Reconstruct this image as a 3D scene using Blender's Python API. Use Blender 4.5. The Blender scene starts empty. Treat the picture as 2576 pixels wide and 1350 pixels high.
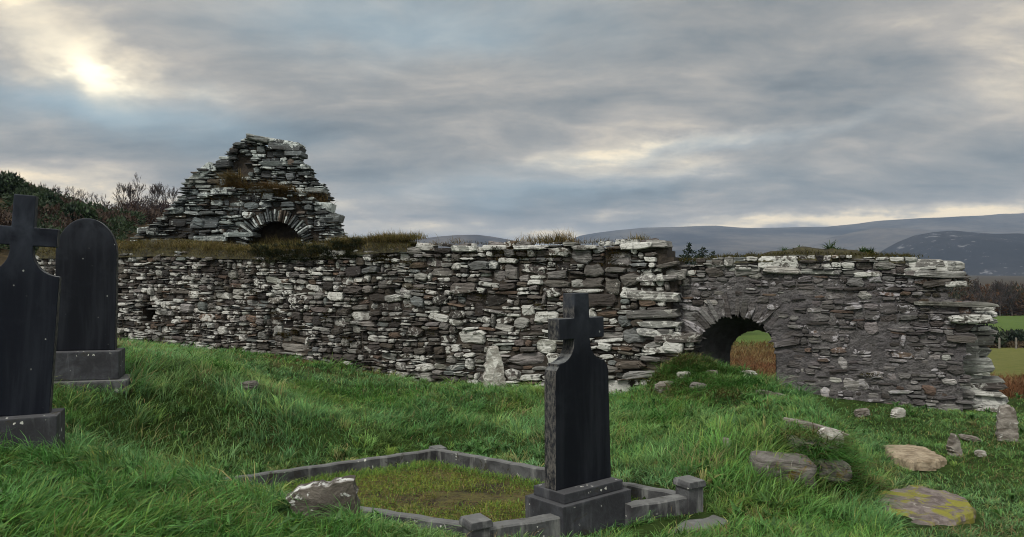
import bpy, bmesh, math, random
import numpy as np
from mathutils import Vector
C = bpy.context.scene.collection
SC = bpy.context.scene
rng = np.random.default_rng(7)
random.seed(7)

# ------------------------------------------------------------ camera, sky, sun, exposure
EYE = 2.0
F = 1910.0                                   # focal length in pixels of a 2576 wide frame
cam_d = bpy.data.cameras.new('camera'); cam = bpy.data.objects.new('camera', cam_d); C.objects.link(cam)
cam.location = (0, 0, EYE); cam.rotation_euler = (math.radians(90), 0, 0)
cam_d.sensor_width = 36; cam_d.lens = 36 * F / 2576; cam_d.clip_start = .05; cam_d.clip_end = 20000
SC.camera = cam
SC.view_settings.view_transform = 'Standard'; SC.view_settings.look = 'None'
SC.view_settings.exposure = 0.65; SC.view_settings.gamma = 1
SC.cycles.use_denoising = True
SC.cycles.pixel_filter_type = 'BLACKMAN_HARRIS'; SC.cycles.filter_width = 1.0
SC.cycles.max_bounces = 6; SC.cycles.diffuse_bounces = 3; SC.cycles.transparent_max_bounces = 8
SUN_EL, SUN_AZ = math.radians(46), math.radians(215)   # azimuth clockwise from +Y: behind the camera's left shoulder

class NT:
    """small node-tree helper"""
    def __init__(s, tree): s.t = tree; s.n = tree.nodes; s.l = tree.links
    def new(s, typ, **kw):
        n = s.n.new(typ)
        for k, v in kw.items(): setattr(n, k, v)
        return n
    def put(s, sock, v):
        if isinstance(v, bpy.types.NodeSocket): s.l.new(v, sock)
        elif v is not None:
            if isinstance(v, (tuple, list)) and sock.type == 'RGBA' and len(v) == 3: v = (*v, 1)
            sock.default_value = v
    def m(s, op, a, b=None, c=None, clamp=False):
        n = s.new('ShaderNodeMath', operation=op); n.use_clamp = clamp
        for i, v in enumerate((a, b, c)):
            if v is not None: s.put(n.inputs[i], v)
        return n.outputs[0]
    def mix(s, f, a, b, blend='MIX'):
        n = s.new('ShaderNodeMix', data_type='RGBA', blend_type=blend)
        s.put(n.inputs[0], f); s.put(n.inputs[6], a); s.put(n.inputs[7], b)
        return n.outputs[2]
    def noise(s, vec, scale, detail=5, rough=.55, dist=0, color=False):
        n = s.new('ShaderNodeTexNoise'); s.put(n.inputs['Vector'], vec)
        n.inputs['Scale'].default_value = scale; n.inputs['Detail'].default_value = detail
        n.inputs['Roughness'].default_value = rough; n.inputs['Distortion'].default_value = dist
        return n.outputs['Color' if color else 'Fac']
    def ramp(s, f, stops):
        n = s.new('ShaderNodeValToRGB'); s.put(n.inputs[0], f)
        e = n.color_ramp.elements
        while len(e) < len(stops): e.new(.5)
        for el, (p, c) in zip(e, stops):
            el.position = p; el.color = (*c, 1) if len(c) == 3 else c
        return n.outputs[0]
    def step(s, f, a, b):
        n = s.new('ShaderNodeMapRange', interpolation_type='SMOOTHSTEP'); s.put(n.inputs[0], f)
        n.inputs[1].default_value = a; n.inputs[2].default_value = b
        return n.outputs[0]
    def mapv(s, vec, scale=(1, 1, 1), loc=(0, 0, 0), rot=(0, 0, 0)):
        n = s.new('ShaderNodeMapping'); s.put(n.inputs[0], vec)
        n.inputs['Scale'].default_value = scale; n.inputs['Location'].default_value = loc; n.inputs['Rotation'].default_value = rot
        return n.outputs[0]
    def comb(s, x, y, z):
        n = s.new('ShaderNodeCombineXYZ')
        for i, v in enumerate((x, y, z)): s.put(n.inputs[i], v)
        return n.outputs[0]

def make_world():
    w = bpy.data.worlds.new('World'); SC.world = w; w.use_nodes = True
    t = NT(w.node_tree); t.n.clear()
    out = t.new('ShaderNodeOutputWorld'); bg = t.new('ShaderNodeBackground')
    t.l.new(bg.outputs[0], out.inputs[0]); bg.inputs[1].default_value = 0.1
    sky = t.new('ShaderNodeTexSky', sky_type='NISHITA'); sky.sun_disc = False
    sky.sun_elevation = SUN_EL; sky.sun_rotation = SUN_AZ
    tc = t.new('ShaderNodeTexCoord').outputs['Generated']
    sep = t.new('ShaderNodeSeparateXYZ'); t.l.new(tc, sep.inputs[0])
    x, y, z = sep.outputs
    zc = t.m('MAXIMUM', z, 0.0)
    # cloud layer seen in perspective: a flat sheet of cloud overhead
    k = t.m('DIVIDE', 1.45, t.m('ADD', zc, .24))
    px, py = t.m('MULTIPLY', x, k), t.m('MULTIPLY', y, k)
    P = t.comb(px, py, 0.0)
    warp = t.noise(P, .9, 3, .5, color=True)
    wv = t.new('ShaderNodeVectorMath', operation='MULTIPLY_ADD')
    t.put(wv.inputs[0], warp); wv.inputs[1].default_value = (.55, .55, 0); t.put(wv.inputs[2], P)
    Pw = wv.outputs[0]
    big = t.noise(t.mapv(Pw, (.55, .95, 1), (3.1, 1.7, 0), (0, 0, .35)), 1.0, 3, .5)
    mid = t.noise(t.mapv(Pw, (1.0, 1.6, 1), (7.3, 2.2, 0), (0, 0, .2)), 1.35, 8, .6)
    fine = t.noise(Pw, 3.6, 8, .66)
    strat = t.noise(t.mapv(Pw, (.6, 2.4, 1), (1.3, 5.2, 0), (0, 0, .12)), 1.3, 5, .55)
    az = t.m('ARCTAN2', x, y); el = t.m('ARCSINE', z)
    wsep = t.new('ShaderNodeSeparateXYZ'); t.l.new(t.noise(t.comb(az, t.m('MULTIPLY', el, 2.0), 0.0), 5.0, 5, .6, color=True), wsep.inputs[0])
    azw = t.m('ADD', az, t.m('MULTIPLY', t.m('SUBTRACT', wsep.outputs[0], .5), .26))
    elw = t.m('ADD', el, t.m('MULTIPLY', t.m('SUBTRACT', wsep.outputs[1], .5), .10))
    def lobe(px_, py_, sx, sy, rot=0, amp=1.0):
        a0 = math.atan2(px_ - 1288, F); e0 = math.atan2((675 - py_), math.hypot(F, px_ - 1288))
        da = t.m('SUBTRACT', azw, a0); de = t.m('SUBTRACT', elw, e0)
        c, s_ = math.cos(rot), math.sin(rot)
        u = t.m('ADD', t.m('MULTIPLY', da, c / (sx / F)), t.m('MULTIPLY', de, s_ / (sx / F)))
        v = t.m('ADD', t.m('MULTIPLY', da, -s_ / (sy / F)), t.m('MULTIPLY', de, c / (sy / F)))
        r2 = t.m('ADD', t.m('MULTIPLY', u, u), t.m('MULTIPLY', v, v))
        return t.m('MULTIPLY', t.m('POWER', 2.718, t.m('MULTIPLY', r2, -1.0)), amp)
    def add(*a):
        r = a[0]
        for b in a[1:]: r = t.m('ADD', r, b)
        return r
    v = add(t.m('MULTIPLY', t.m('SUBTRACT', big, .5), .85), t.m('MULTIPLY', t.m('SUBTRACT', mid, .5), .95),
            t.m('MULTIPLY', t.m('SUBTRACT', fine, .5), .26), t.m('MULTIPLY', t.m('SUBTRACT', strat, .5), .30), .475,
            # where the cloud is thin or thick
            lobe(170, 110, 330, 130, -.45, .26), lobe(40, 470, 330, 70, -.1, .30), lobe(1000, 590, 500, 50, 0, .28),
            lobe(1540, 385, 200, 26, .12, .15), lobe(1850, 338, 330, 22, .08, .17), lobe(1580, 450, 420, 30, .1, .13), lobe(2200, 545, 420, 26, .06, .50), lobe(1450, 590, 260, 24, .0, .3),
            lobe(1000, 90, 110, 90, .5, .12), lobe(2540, 50, 120, 60, .3, .12), lobe(2150, 40, 420, 90, 0, -.10),
            lobe(300, 300, 380, 85, -.1, -.24), lobe(700, 190, 420, 120, 0, -.10), lobe(2000, 215, 330, 60, 0, -.16), lobe(1350, 500, 380, 36, 0, -.16), lobe(1650, 500, 300, 26, .05, -.12),
            lobe(1500, 100, 420, 130, .1, -.06))
    v = t.m('ADD', t.m('MULTIPLY', t.m('SUBTRACT', v, .47), 1.28), .45)
    col = t.ramp(v, [(0.0, (.10, .12, .14)), (.22, (.158, .18, .20)), (.42, (.235, .242, .248)), (.60, (.33, .318, .305)), (.80, (.54, .49, .41)), (1.0, (.95, .80, .56))])
    # thin blue where the cloud sheet opens
    blue = t.m('MULTIPLY', add(lobe(320, 285, 300, 60, -.1, .62), lobe(1020, 50, 460, 90, 0, .42), lobe(1700, 370, 420, 26, .1, .3), lobe(1350, 480, 420, 40, .05, .35)), 1.0, clamp=True)
    col = t.mix(blue, col, (.235, .37, .48))
    glow = add(lobe(262, 164, 78, 32, -.45, .85), lobe(180, 120, 190, 56, -.55, .26))
    col = t.mix(t.m('MINIMUM', glow, 1.0), col, (1.1, 1.02, .80))
    # an overcast sky is brighter overhead; fill added behind the viewer lights the wall
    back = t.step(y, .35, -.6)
    boost = add(1.0, t.m('MULTIPLY', t.step(z, .3, .9), SKY_TOP), t.m('MULTIPLY', back, SKY_BACK_FILL))
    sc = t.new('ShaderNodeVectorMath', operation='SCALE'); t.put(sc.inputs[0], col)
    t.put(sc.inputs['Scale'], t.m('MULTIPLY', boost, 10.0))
    tot = t.new('ShaderNodeVectorMath', operation='MULTIPLY_ADD')
    t.put(tot.inputs[0], sky.outputs[0]); tot.inputs[1].default_value = (.018, .018, .018); t.put(tot.inputs[2], sc.outputs[0])
    tn = t.new('ShaderNodeVectorMath', operation='MULTIPLY'); t.put(tn.inputs[0], tot.outputs[0]); tn.inputs[1].default_value = (.96, .93, .875)
    t.l.new(tn.outputs[0], bg.inputs[0])
SKY_TOP, SKY_BACK_FILL = 1.0, .9
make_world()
sun_d = bpy.data.lights.new('sun', 'SUN'); sun = bpy.data.objects.new('sun', sun_d); C.objects.link(sun)
sun_d.energy = 1.45; sun_d.angle = math.radians(14); sun_d.color = (1, .95, .88)
sv = Vector((math.sin(SUN_AZ) * math.cos(SUN_EL), math.cos(SUN_AZ) * math.cos(SUN_EL), math.sin(SUN_EL)))
sun.rotation_euler = sv.to_track_quat('Z', 'Y').to_euler()

# ------------------------------------------------------------ helpers
def hash2(ix, iy, seed):
    h = (ix.astype(np.int64) * 374761393 + iy.astype(np.int64) * 668265263 + seed * 1442695041) & 0xffffffff
    h = ((h ^ (h >> 13)) * 1274126177) & 0xffffffff
    return ((h ^ (h >> 16)) & 0xffffff) / float(0xffffff)
def vnoise(x, y, seed=0):
    x = np.asarray(x, float); y = np.asarray(y, float)
    ix, iy = np.floor(x), np.floor(y); fx, fy = x - ix, y - iy
    fx = fx * fx * (3 - 2 * fx); fy = fy * fy * (3 - 2 * fy)
    a = hash2(ix, iy, seed); b = hash2(ix + 1, iy, seed); c = hash2(ix, iy + 1, seed); d = hash2(ix + 1, iy + 1, seed)
    return (a * (1 - fx) + b * fx) * (1 - fy) + (c * (1 - fx) + d * fx) * fy
def fbm(x, y, seed=0, oct=4, gain=.5):
    s, a, tot = 0, 1, 0
    for o in range(oct):
        s = s + a * (vnoise(np.asarray(x) * 2 ** o, np.asarray(y) * 2 ** o, seed + o * 17) - .5); tot += a; a *= gain
    return s / tot * 2                       # about -1..1
def sstep(a, b, x):
    t = np.clip((np.asarray(x, float) - a) / (b - a), 0, 1); return t * t * (3 - 2 * t)
def lerp(a, b, t): return a + (b - a) * t
def at(x, y, d): return np.array(((x - 1288) / F * d, d, EYE - (y - 675) / F * d))

def mesh_np(name, V, faces_list, mat, parent=None, col=None, smooth=False):
    """V (n,3); faces_list: int arrays (m,k); col (n,3|4) -> point attribute 'col'"""
    V = np.asarray(V, np.float32); me = bpy.data.meshes.new(name)
    faces_list = [np.asarray(f, np.int32) for f in faces_list if len(f)]
    me.vertices.add(len(V)); me.vertices.foreach_set('co', V.ravel())
    nl = sum(f.size for f in faces_list); nf = sum(len(f) for f in faces_list)
    me.loops.add(nl); me.polygons.add(nf)
    me.loops.foreach_set('vertex_index', np.concatenate([f.ravel() for f in faces_list]))
    tot = np.concatenate([np.full(len(f), f.shape[1], np.int32) for f in faces_list])
    st = np.concatenate(([0], np.cumsum(tot)[:-1])).astype(np.int32)
    me.polygons.foreach_set('loop_start', st)
    me.polygons.foreach_set('use_smooth', np.full(nf, bool(smooth)))
    me.update(calc_edges=True)
    if col is not None:
        c = np.ones((len(V), 4), np.float32); c[:, :np.asarray(col).shape[1]] = col
        a = me.attributes.new('col', 'FLOAT_COLOR', 'POINT'); a.data.foreach_set('color', c.ravel())
    me.validate()
    if mat: me.materials.append(mat)
    o = bpy.data.objects.new(name, me); C.objects.link(o)
    if parent: o.parent = parent
    return o
def tag(o, label=None, cat=None, group=None, kind=None):
    for k, v in (('label', label), ('category', cat), ('group', group), ('kind', kind)):
        if v: o[k] = v
    return o
def empty(name, loc, label, cat, group=None):
    o = bpy.data.objects.new(name, None); C.objects.link(o); o.location = loc
    return tag(o, label, cat, group)
def copy_tree(o, parent=None):
    c = o.copy(); C.objects.link(c); c.parent = parent
    for ch in o.children: copy_tree(ch, c)
    return c
def grid_faces(nu, nv, off=0):
    i = np.arange(nu - 1)[:, None] * nv + np.arange(nv - 1)[None]
    i = i.ravel() + off
    return np.stack([i, i + nv, i + nv + 1, i + 1], 1)

# ------------------------------------------------------------ materials
def new_mat(name):
    m = bpy.data.materials.new(name); m.use_nodes = True
    t = NT(m.node_tree); b = t.n['Principled BSDF']
    return m, t, b
def obj_co(t): return t.new('ShaderNodeTexCoord').outputs['Object']
def geo_co(t): return t.new('ShaderNodeNewGeometry').outputs['Position']
def attr(t): 
    a = t.new('ShaderNodeAttribute'); a.attribute_name = 'col'; return a
def bump(t, b, h, strength=.5, dist=.02):
    n = t.new('ShaderNodeBump'); n.inputs['Strength'].default_value = strength; n.inputs['Distance'].default_value = dist
    t.put(n.inputs['Height'], h); t.l.new(n.outputs[0], b.inputs['Normal'])
def mat_rubble(name, lichen=.5, lichen_col=(.60, .61, .575), sc=1.0, wall_rot=0.0):
    m, t, b = new_mat(name); co = t.mapv(geo_co(t), rot=(0, 0, wall_rot)); a = attr(t)
    lam = t.noise(t.mapv(co, (2.5, 2.5, 26)), 1.0 * sc, 5, .6, .4)
    gr = t.noise(co, 38 * sc, 5, .7); pt = t.noise(co, 9 * sc, 5, .62, .6); lowf = t.noise(co, 1.1, 3, .5)
    c = t.mix(t.step(lam, .35, .66), t.mix(.62, a.outputs[0], (.02, .018, .016)), a.outputs[0])
    c = t.mix(t.m('MULTIPLY', t.step(gr, .5, .72), .45), c, (.03, .028, .025))
    lm = t.m('MULTIPLY', t.step(t.m('ADD', t.m('ADD', pt, t.m('MULTIPLY', t.m('SUBTRACT', gr, .5), .25)), t.m('ADD', t.m('MULTIPLY', t.m('SUBTRACT', lowf, .5), .38), t.m('MULTIPLY', t.m('SUBTRACT', a.outputs['Alpha'], .5), .46))), .66 - .16 * lichen, .76 - .16 * lichen), .85)
    c = t.mix(lm, c, lichen_col)
    damp = t.noise(t.mapv(co, (.8, .8, .5), (4, 2, 7)), 1.0, 5, .6)
    c = t.mix(t.m('MULTIPLY', t.step(damp, .52, .66), .62), c, (.022, .018, .015))
    moss = t.m('MULTIPLY', t.step(t.m('ADD', lowf, t.m('MULTIPLY', t.m('SUBTRACT', pt, .5), .5)), .62, .74), .55)
    c = t.mix(moss, c, (.035, .03, .012))
    t.put(b.inputs['Base Color'], c); b.inputs['Roughness'].default_value = .82; b.inputs['Specular IOR Level'].default_value = .3
    bump(t, b, t.m('ADD', t.m('MULTIPLY', lam, .9), t.m('ADD', t.m('MULTIPLY', gr, .35), pt)), .85, .03)
    return m
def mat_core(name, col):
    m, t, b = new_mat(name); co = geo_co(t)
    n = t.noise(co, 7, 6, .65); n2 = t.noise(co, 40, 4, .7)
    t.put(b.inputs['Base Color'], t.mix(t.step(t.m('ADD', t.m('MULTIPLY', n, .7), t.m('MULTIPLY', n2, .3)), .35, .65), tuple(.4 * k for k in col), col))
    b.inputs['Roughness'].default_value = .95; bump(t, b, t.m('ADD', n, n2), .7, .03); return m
def mat_slate(name, base, light, streak=1.0, pale_up=True):
    m, t, b = new_mat(name); co = obj_co(t)
    st = t.noise(t.mapv(co, (9, 9, .9)), 1.0, 6, .6, .3); sp = t.noise(co, 120, 3, .7); bl = t.noise(co, 3.2, 6, .62, .5)
    c = t.mix(t.m('MULTIPLY', t.step(st, .42, .72), .55 * streak), base, light)
    c = t.mix(t.m('MULTIPLY', t.step(bl, .52, .75), .6), c, light)
    c = t.mix(t.m('MULTIPLY', t.step(sp, .66, .74), .35), c, tuple(1.6 * k for k in light))
    # rain-worn, lichen-specked upper and side faces
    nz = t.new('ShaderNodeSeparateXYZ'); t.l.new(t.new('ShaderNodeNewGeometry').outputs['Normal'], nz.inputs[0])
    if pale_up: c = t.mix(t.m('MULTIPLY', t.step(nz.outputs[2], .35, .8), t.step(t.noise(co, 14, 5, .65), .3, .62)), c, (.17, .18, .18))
    dots = t.new('ShaderNodeTexVoronoi'); t.put(dots.inputs['Vector'], co); dots.inputs['Scale'].default_value = 9
    c = t.mix(t.m('MULTIPLY', t.m('LESS_THAN', dots.outputs['Distance'], .07), t.step(t.noise(co, 2.2, 2), .5, .6)), c, (.33, .35, .34))
    nx = t.new('ShaderNodeSeparateXYZ'); t.l.new(t.new('ShaderNodeTexCoord').outputs['Normal'], nx.inputs[0])
    c = t.mix(t.m('MULTIPLY', t.step(t.m('ABSOLUTE', nx.outputs[0]), .6, .9), t.m('MULTIPLY', t.step(t.noise(t.mapv(co, (1, 1, .5)), 42, 7, .75), .38, .66), .8)), c, (.15, .143, .13))
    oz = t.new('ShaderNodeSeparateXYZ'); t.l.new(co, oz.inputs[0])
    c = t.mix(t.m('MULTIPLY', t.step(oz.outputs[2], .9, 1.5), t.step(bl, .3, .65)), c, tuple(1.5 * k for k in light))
    t.put(b.inputs['Base Color'], c); t.put(b.inputs['Roughness'], t.m('ADD', .55, t.m('MULTIPLY', bl, .3))); b.inputs['Specular IOR Level'].default_value = .15
    bump(t, b, t.m('ADD', bl, t.m('MULTIPLY', sp, .25)), .12, .02); return m
def mat_concrete(name, base=(.105, .11, .115), stain=(.03, .03, .034), pale=(.34, .35, .34)):
    m, t, b = new_mat(name); co = obj_co(t)
    bl = t.noise(co, 5, 7, .65, .5); fi = t.noise(co, 60, 4, .7); st = t.noise(t.mapv(co, (8, 8, 1.6)), 1.0, 5, .6)
    c = t.mix(t.step(bl, .35, .68), stain, base)
    c = t.mix(t.m('MULTIPLY', t.step(st, .52, .7), .5), c, pale)
    c = t.mix(t.m('MULTIPLY', t.step(fi, .55, .75), .4), c, stain)
    nz = t.new('ShaderNodeSeparateXYZ'); t.l.new(t.new('ShaderNodeNewGeometry').outputs['Normal'], nz.inputs[0])
    c = t.mix(t.m('MULTIPLY', t.step(nz.outputs[2], .4, .9), .55), c, tuple(.55 * k for k in pale))
    vv = t.new('ShaderNodeVectorMath', operation='MULTIPLY_ADD'); t.put(vv.inputs[0], t.noise(co, 30, 3, .6, color=True)); vv.inputs[1].default_value = (.05, .05, .05); t.put(vv.inputs[2], co)
    vo = t.new('ShaderNodeTexVoronoi'); t.put(vo.inputs['Vector'], vv.outputs[0]); vo.inputs['Scale'].default_value = 13
    c = t.mix(t.m('MULTIPLY', t.m('LESS_THAN', t.m('ADD', vo.outputs['Distance'], t.m('MULTIPLY', t.m('SUBTRACT', t.noise(co, 7, 2), .5), .5)), .13), t.step(t.noise(co, 2.5, 2), .5, .58)), c, (.55, .56, .52))
    mo = t.m('MULTIPLY', t.step(t.noise(co, 4.2, 5, .7, 1.0), .58, .66), .8)
    c = t.mix(mo, c, (.03, .026, .012))
    t.put(b.inputs['Base Color'], c); b.inputs['Roughness'].default_value = .85
    bump(t, b, t.m('ADD', bl, t.m('MULTIPLY', fi, .4)), .5, .02); return m
def mat_rock(name, base, dark, lichen, lm=.5, moss=0.0, stripe=(3, 3, 9), mcol=(.10, .095, .015), rim=False):
    m, t, b = new_mat(name); co = obj_co(t)
    bl = t.noise(t.mapv(co, stripe), 1.6, 7, .65, .6); fi = t.noise(co, 55, 5, .7); pt = t.noise(co, 9, 6, .65, .8)
    c = t.mix(t.step(bl, .36, .64), dark, base)
    c = t.mix(t.m('MULTIPLY', t.step(fi, .5, .72), .5), c, dark)
    c = t.mix(t.step(pt, .70 - .25 * lm, .76 - .25 * lm), c, lichen)
    if rim: c = t.mix(t.m('MULTIPLY', attr(t).outputs['Fac'], t.step(t.m('ADD', t.m('MULTIPLY', pt, .5), t.m('MULTIPLY', bl, .5)), .50, .56)), c, lichen)
    if moss:
        c = t.mix(t.step(t.noise(co, 4.5, 6, .7, .6), .66 - .22 * moss, .74 - .22 * moss), c, t.mix(fi, mcol, tuple(1.9 * k for k in mcol)))
    t.put(b.inputs['Base Color'], c); b.inputs['Roughness'].default_value = .88
    bump(t, b, t.m('ADD', t.m('MULTIPLY', bl, 1.2), t.m('ADD', t.m('MULTIPLY', fi, .4), pt)), .7, .03); return m
def mat_blade(name, trans=.3, rough=.55, spec=.35):
    m, t, b = new_mat(name); a = attr(t)
    t.put(b.inputs['Base Color'], a.outputs[0]); b.inputs['Roughness'].default_value = rough; b.inputs['Specular IOR Level'].default_value = spec
    tr = t.new('ShaderNodeBsdfTranslucent'); t.put(tr.inputs[0], a.outputs[0])
    mx = t.new('ShaderNodeMixShader'); mx.inputs[0].default_value = trans
    t.l.new(b.outputs[0], mx.inputs[1]); t.l.new(tr.outputs[0], mx.inputs[2]); t.l.new(mx.outputs[0], t.n['Material Output'].inputs[0])
    return m
def mat_plain(name, col, dark=None, scale=8, rough=.9):
    m, t, b = new_mat(name); co = geo_co(t)
    n = t.noise(co, scale, 6, .65)
    t.put(b.inputs['Base Color'], t.mix(t.step(n, .35, .65), dark or tuple(.5 * k for k in col), col))
    b.inputs['Roughness'].default_value = rough; bump(t, b, n, .6, .03); return m

M_LEFT = mat_rubble('rubble_lichen', .62, wall_rot=.405)
M_RIGHT = mat_rubble('rubble_mortared', .12, (.40, .39, .41), wall_rot=.405)
M_CAP = mat_rubble('capping_stone', .62, wall_rot=.405)
M_GABLE = mat_rubble('gable_slate', .42, (.60, .66, .64), .8)
M_EARTH = mat_core('dark_core', (.06, .049, .038))
def mat_mortar():
    m, t, b = new_mat('old_mortar'); co = t.mapv(geo_co(t), rot=(0, 0, .405))
    lam = t.noise(t.mapv(co, (4.5, 4.5, 11)), 1.0, 8, .72, 1.4); gr = t.noise(co, 34, 6, .72); pt = t.noise(co, 3.1, 6, .62, .4); lo = t.noise(co, .9, 3, .5)
    c = t.mix(t.step(t.m('ADD', t.m('MULTIPLY', lam, .6), t.m('MULTIPLY', gr, .4)), .38, .60), (.045, .042, .042), (.19, .182, .184))
    c = t.mix(t.step(pt, .52, .68), c, t.mix(gr, (.12, .112, .112), (.30, .285, .275)))
    c = t.mix(t.m('MULTIPLY', t.step(lo, .5, .66), .5), c, (.072, .066, .074))
    c = t.mix(t.m('MULTIPLY', t.step(lam, .60, .70), .8), c, (.02, .017, .016))
    t.put(b.inputs['Base Color'], c); b.inputs['Roughness'].default_value = .92; bump(t, b, t.m('ADD', t.m('MULTIPLY', lam, -1.3), t.m('ADD', t.m('MULTIPLY', gr, .8), pt)), 1.0, .05); return m
M_MORTAR = mat_mortar()
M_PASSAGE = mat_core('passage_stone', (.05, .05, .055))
M_SLATE = mat_slate('black_limestone', (.0045, .006, .010), (.024, .028, .036))
M_SLATE2 = mat_slate('worn_limestone', (.005, .007, .013), (.022, .027, .037))
M_CONC = mat_concrete('weathered_concrete')
M_PLINTH = mat_concrete('grey_plinth', (.05, .054, .064), (.018, .019, .024), (.15, .155, .165))
M_BLADE = mat_blade('grass_blade')
M_DRY = mat_blade('dry_grass_blade', .25, .7, .15)
M_LEAF = mat_blade('leaf', .25, .6, .25)
M_BARK = mat_plain('bark', (.10, .085, .075), (.035, .028, .026), 12)
M_PALEBARK = mat_plain('pale_bark', (.30, .29, .28), (.08, .07, .07), 10)
M_TURF = mat_plain('wall_top_turf', (.055, .05, .018), (.018, .016, .008), 9)

# ------------------------------------------------------------ lie of the land
CORNER = np.array((2.68, 13.4)); UDIR = np.array((.919, -.394)); NDIR = np.array((-.394, -.919))
def wall_xyz(u, v, n):
    return np.stack([CORNER[0] + u * UDIR[0] + n * NDIR[0], CORNER[1] + u * UDIR[1] + n * NDIR[1], v + 0 * u], -1)
def wall_uv(x, y, n0=0.0):
    tx, tz = (x - 1288) / F, (675 - y) / F
    d = (CORNER @ NDIR + n0) / (tx * NDIR[0] + NDIR[1])
    return (tx * d - CORNER[0]) * UDIR[0] + (d - CORNER[1]) * UDIR[1], EYE + tz * d
# plot of the kerbed grave: corners front, right, back, left (x, y, z of the kerb top, relative to the eye)
PF, PR, PB, PL = np.array((-.2, 5.3, -1.80)), np.array((1.46, 6.25, -1.86)), np.array((-.87, 8.85, -2.10)), np.array((-3.0, 7.3, -2.05))
ctrl = [(0, 0, -1.6), (-3, 0, -1.35), (4, 0, -2.1), (8, 2, -2.4), (-7, 2, -1.1),
        (-2.71, 4.02, -1.43), (-1.2, 5.0, -1.72), (0, 5.2, -1.92), (1.3, 5.2, -2.02), (1.75, 6.2, -2.0), (2.4, 6.0, -2.12), (4.4, 6.5, -2.3),
        (-3.63, 5.7, -1.36), (-2.4, 6.1, -1.68), (-2.9, 6.9, -1.95), (-2.2, 6.6, -1.92), (-3.1, 7.4, -1.9), (-4.6, 8.1, -1.22), (-3.8, 8.0, -1.36), (-3.5, 9.0, -1.30), (-4.3, 10.0, -1.15), (-7, 10, -.9),
        (-3.0, 9.6, -1.6), (-2.4, 8.6, -1.86), (-3.1, 10.6, -1.78), (-2.3, 11.5, -1.96), (-1.5, 9.6, -1.98), (-.6, 9.3, -2.0), (.6, 8.0, -1.92),
        (-7.6, 17.6, -1.88), (-9.7, 18.4, -1.80), (-4.2, 16.2, -1.96), (-1.5, 15.1, -2.33), (.5, 14.2, -2.37), (2.2, 13.3, -2.33),
        (-.45, 11, -1.82), (.3, 12.0, -1.93), (1.2, 10.5, -1.93), (1.9, 11.2, -1.97), (1.6, 8.6, -1.92), (2.2, 9.6, -1.95),
        (2.78, 13.0, -1.43), (3.15, 12.85, -1.56), (3.6, 12.7, -1.76), (3.95, 12.5, -1.88), (2.55, 12.6, -1.78), (3.1, 12.3, -1.80), (3.5, 12.0, -1.87), (4.0, 12.2, -1.98), (3.6, 10.6, -1.93), (3.8, 9.5, -2.0), (3.5, 8.2, -2.03), (2.7, 7.4, -2.02),
        (4.55, 9.3, -2.26), (4.3, 8.1, -2.28), (4.9, 10.6, -2.25), (4.7, 11.9, -2.27), (5.5, 11.7, -2.24), (6.7, 11.4, -2.2), (5.2, 9.3, -2.27), (6.5, 10, -2.25), (3.9, 7.2, -2.28), (8, 10, -2.35)]
cp = np.array(ctrl, float)
def _mq(r2): return np.sqrt(r2 + .35)
_A = _mq(((cp[:, None, :2] - cp[None, :, :2]) ** 2).sum(-1)); _n = len(cp)
_K = np.zeros((_n + 3, _n + 3)); _K[:_n, :_n] = _A - np.eye(_n) * .05; _K[:_n, _n] = 1; _K[:_n, _n + 1] = cp[:, 0]; _K[:_n, _n + 2] = cp[:, 1]
_K[_n:, :_n] = _K[:_n, _n:].T
_w = np.linalg.solve(_K, np.concatenate([cp[:, 2], np.zeros(3)]))
def in_quad(X, Y, q):
    r = np.ones(np.shape(X), bool)
    for i in range(len(q)):
        a, b = q[i], q[(i + 1) % len(q)]
        r &= ((b[0] - a[0]) * (Y - a[1]) - (b[1] - a[1]) * (X - a[0])) > 0
    return r
def plot_z(X, Y):
    A = np.array([(p[0], p[1], 1) for p in (PF, PR, PB, PL)]); zz = np.array([p[2] for p in (PF, PR, PB, PL)])
    c = np.linalg.lstsq(A, zz, rcond=None)[0]
    return c[0] * X + c[1] * Y + c[2]
def h_near(X, Y):
    s = _w[_n] + _w[_n + 1] * X + _w[_n + 2] * Y
    for i in range(_n): s = s + _w[i] * _mq((X - cp[i, 0]) ** 2 + (Y - cp[i, 1]) ** 2)
    return s
def h_far(X, Y):
    Yp = np.maximum(Y, 6.0); t = X / Yp
    zr = np.interp(Y, [-60, 0, 13, 16, 42, 50, 150, 400, 6000], [-1.5, -2.1, -2.3, -2.55, -4.7, -5.0, -9.2, -13, -16])
    e = np.interp(t, [-.9, -.674, -.633, -.583, -.556, -.528, -.49, -.45, -.40, -.34, -.25, -.1], [.125, .106, .093, .075, .067, .060, .056, .054, .045, .02, -.01, -.04])
    zl = -1.4 + sstep(20, 62, Y) * (e * np.minimum(Y, 130) + 1.4) - np.maximum(Y - 130, 0) * .03
    zl = np.maximum(zl, -16)
    return lerp(zl, zr, sstep(-.25, .05, t))
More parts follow.
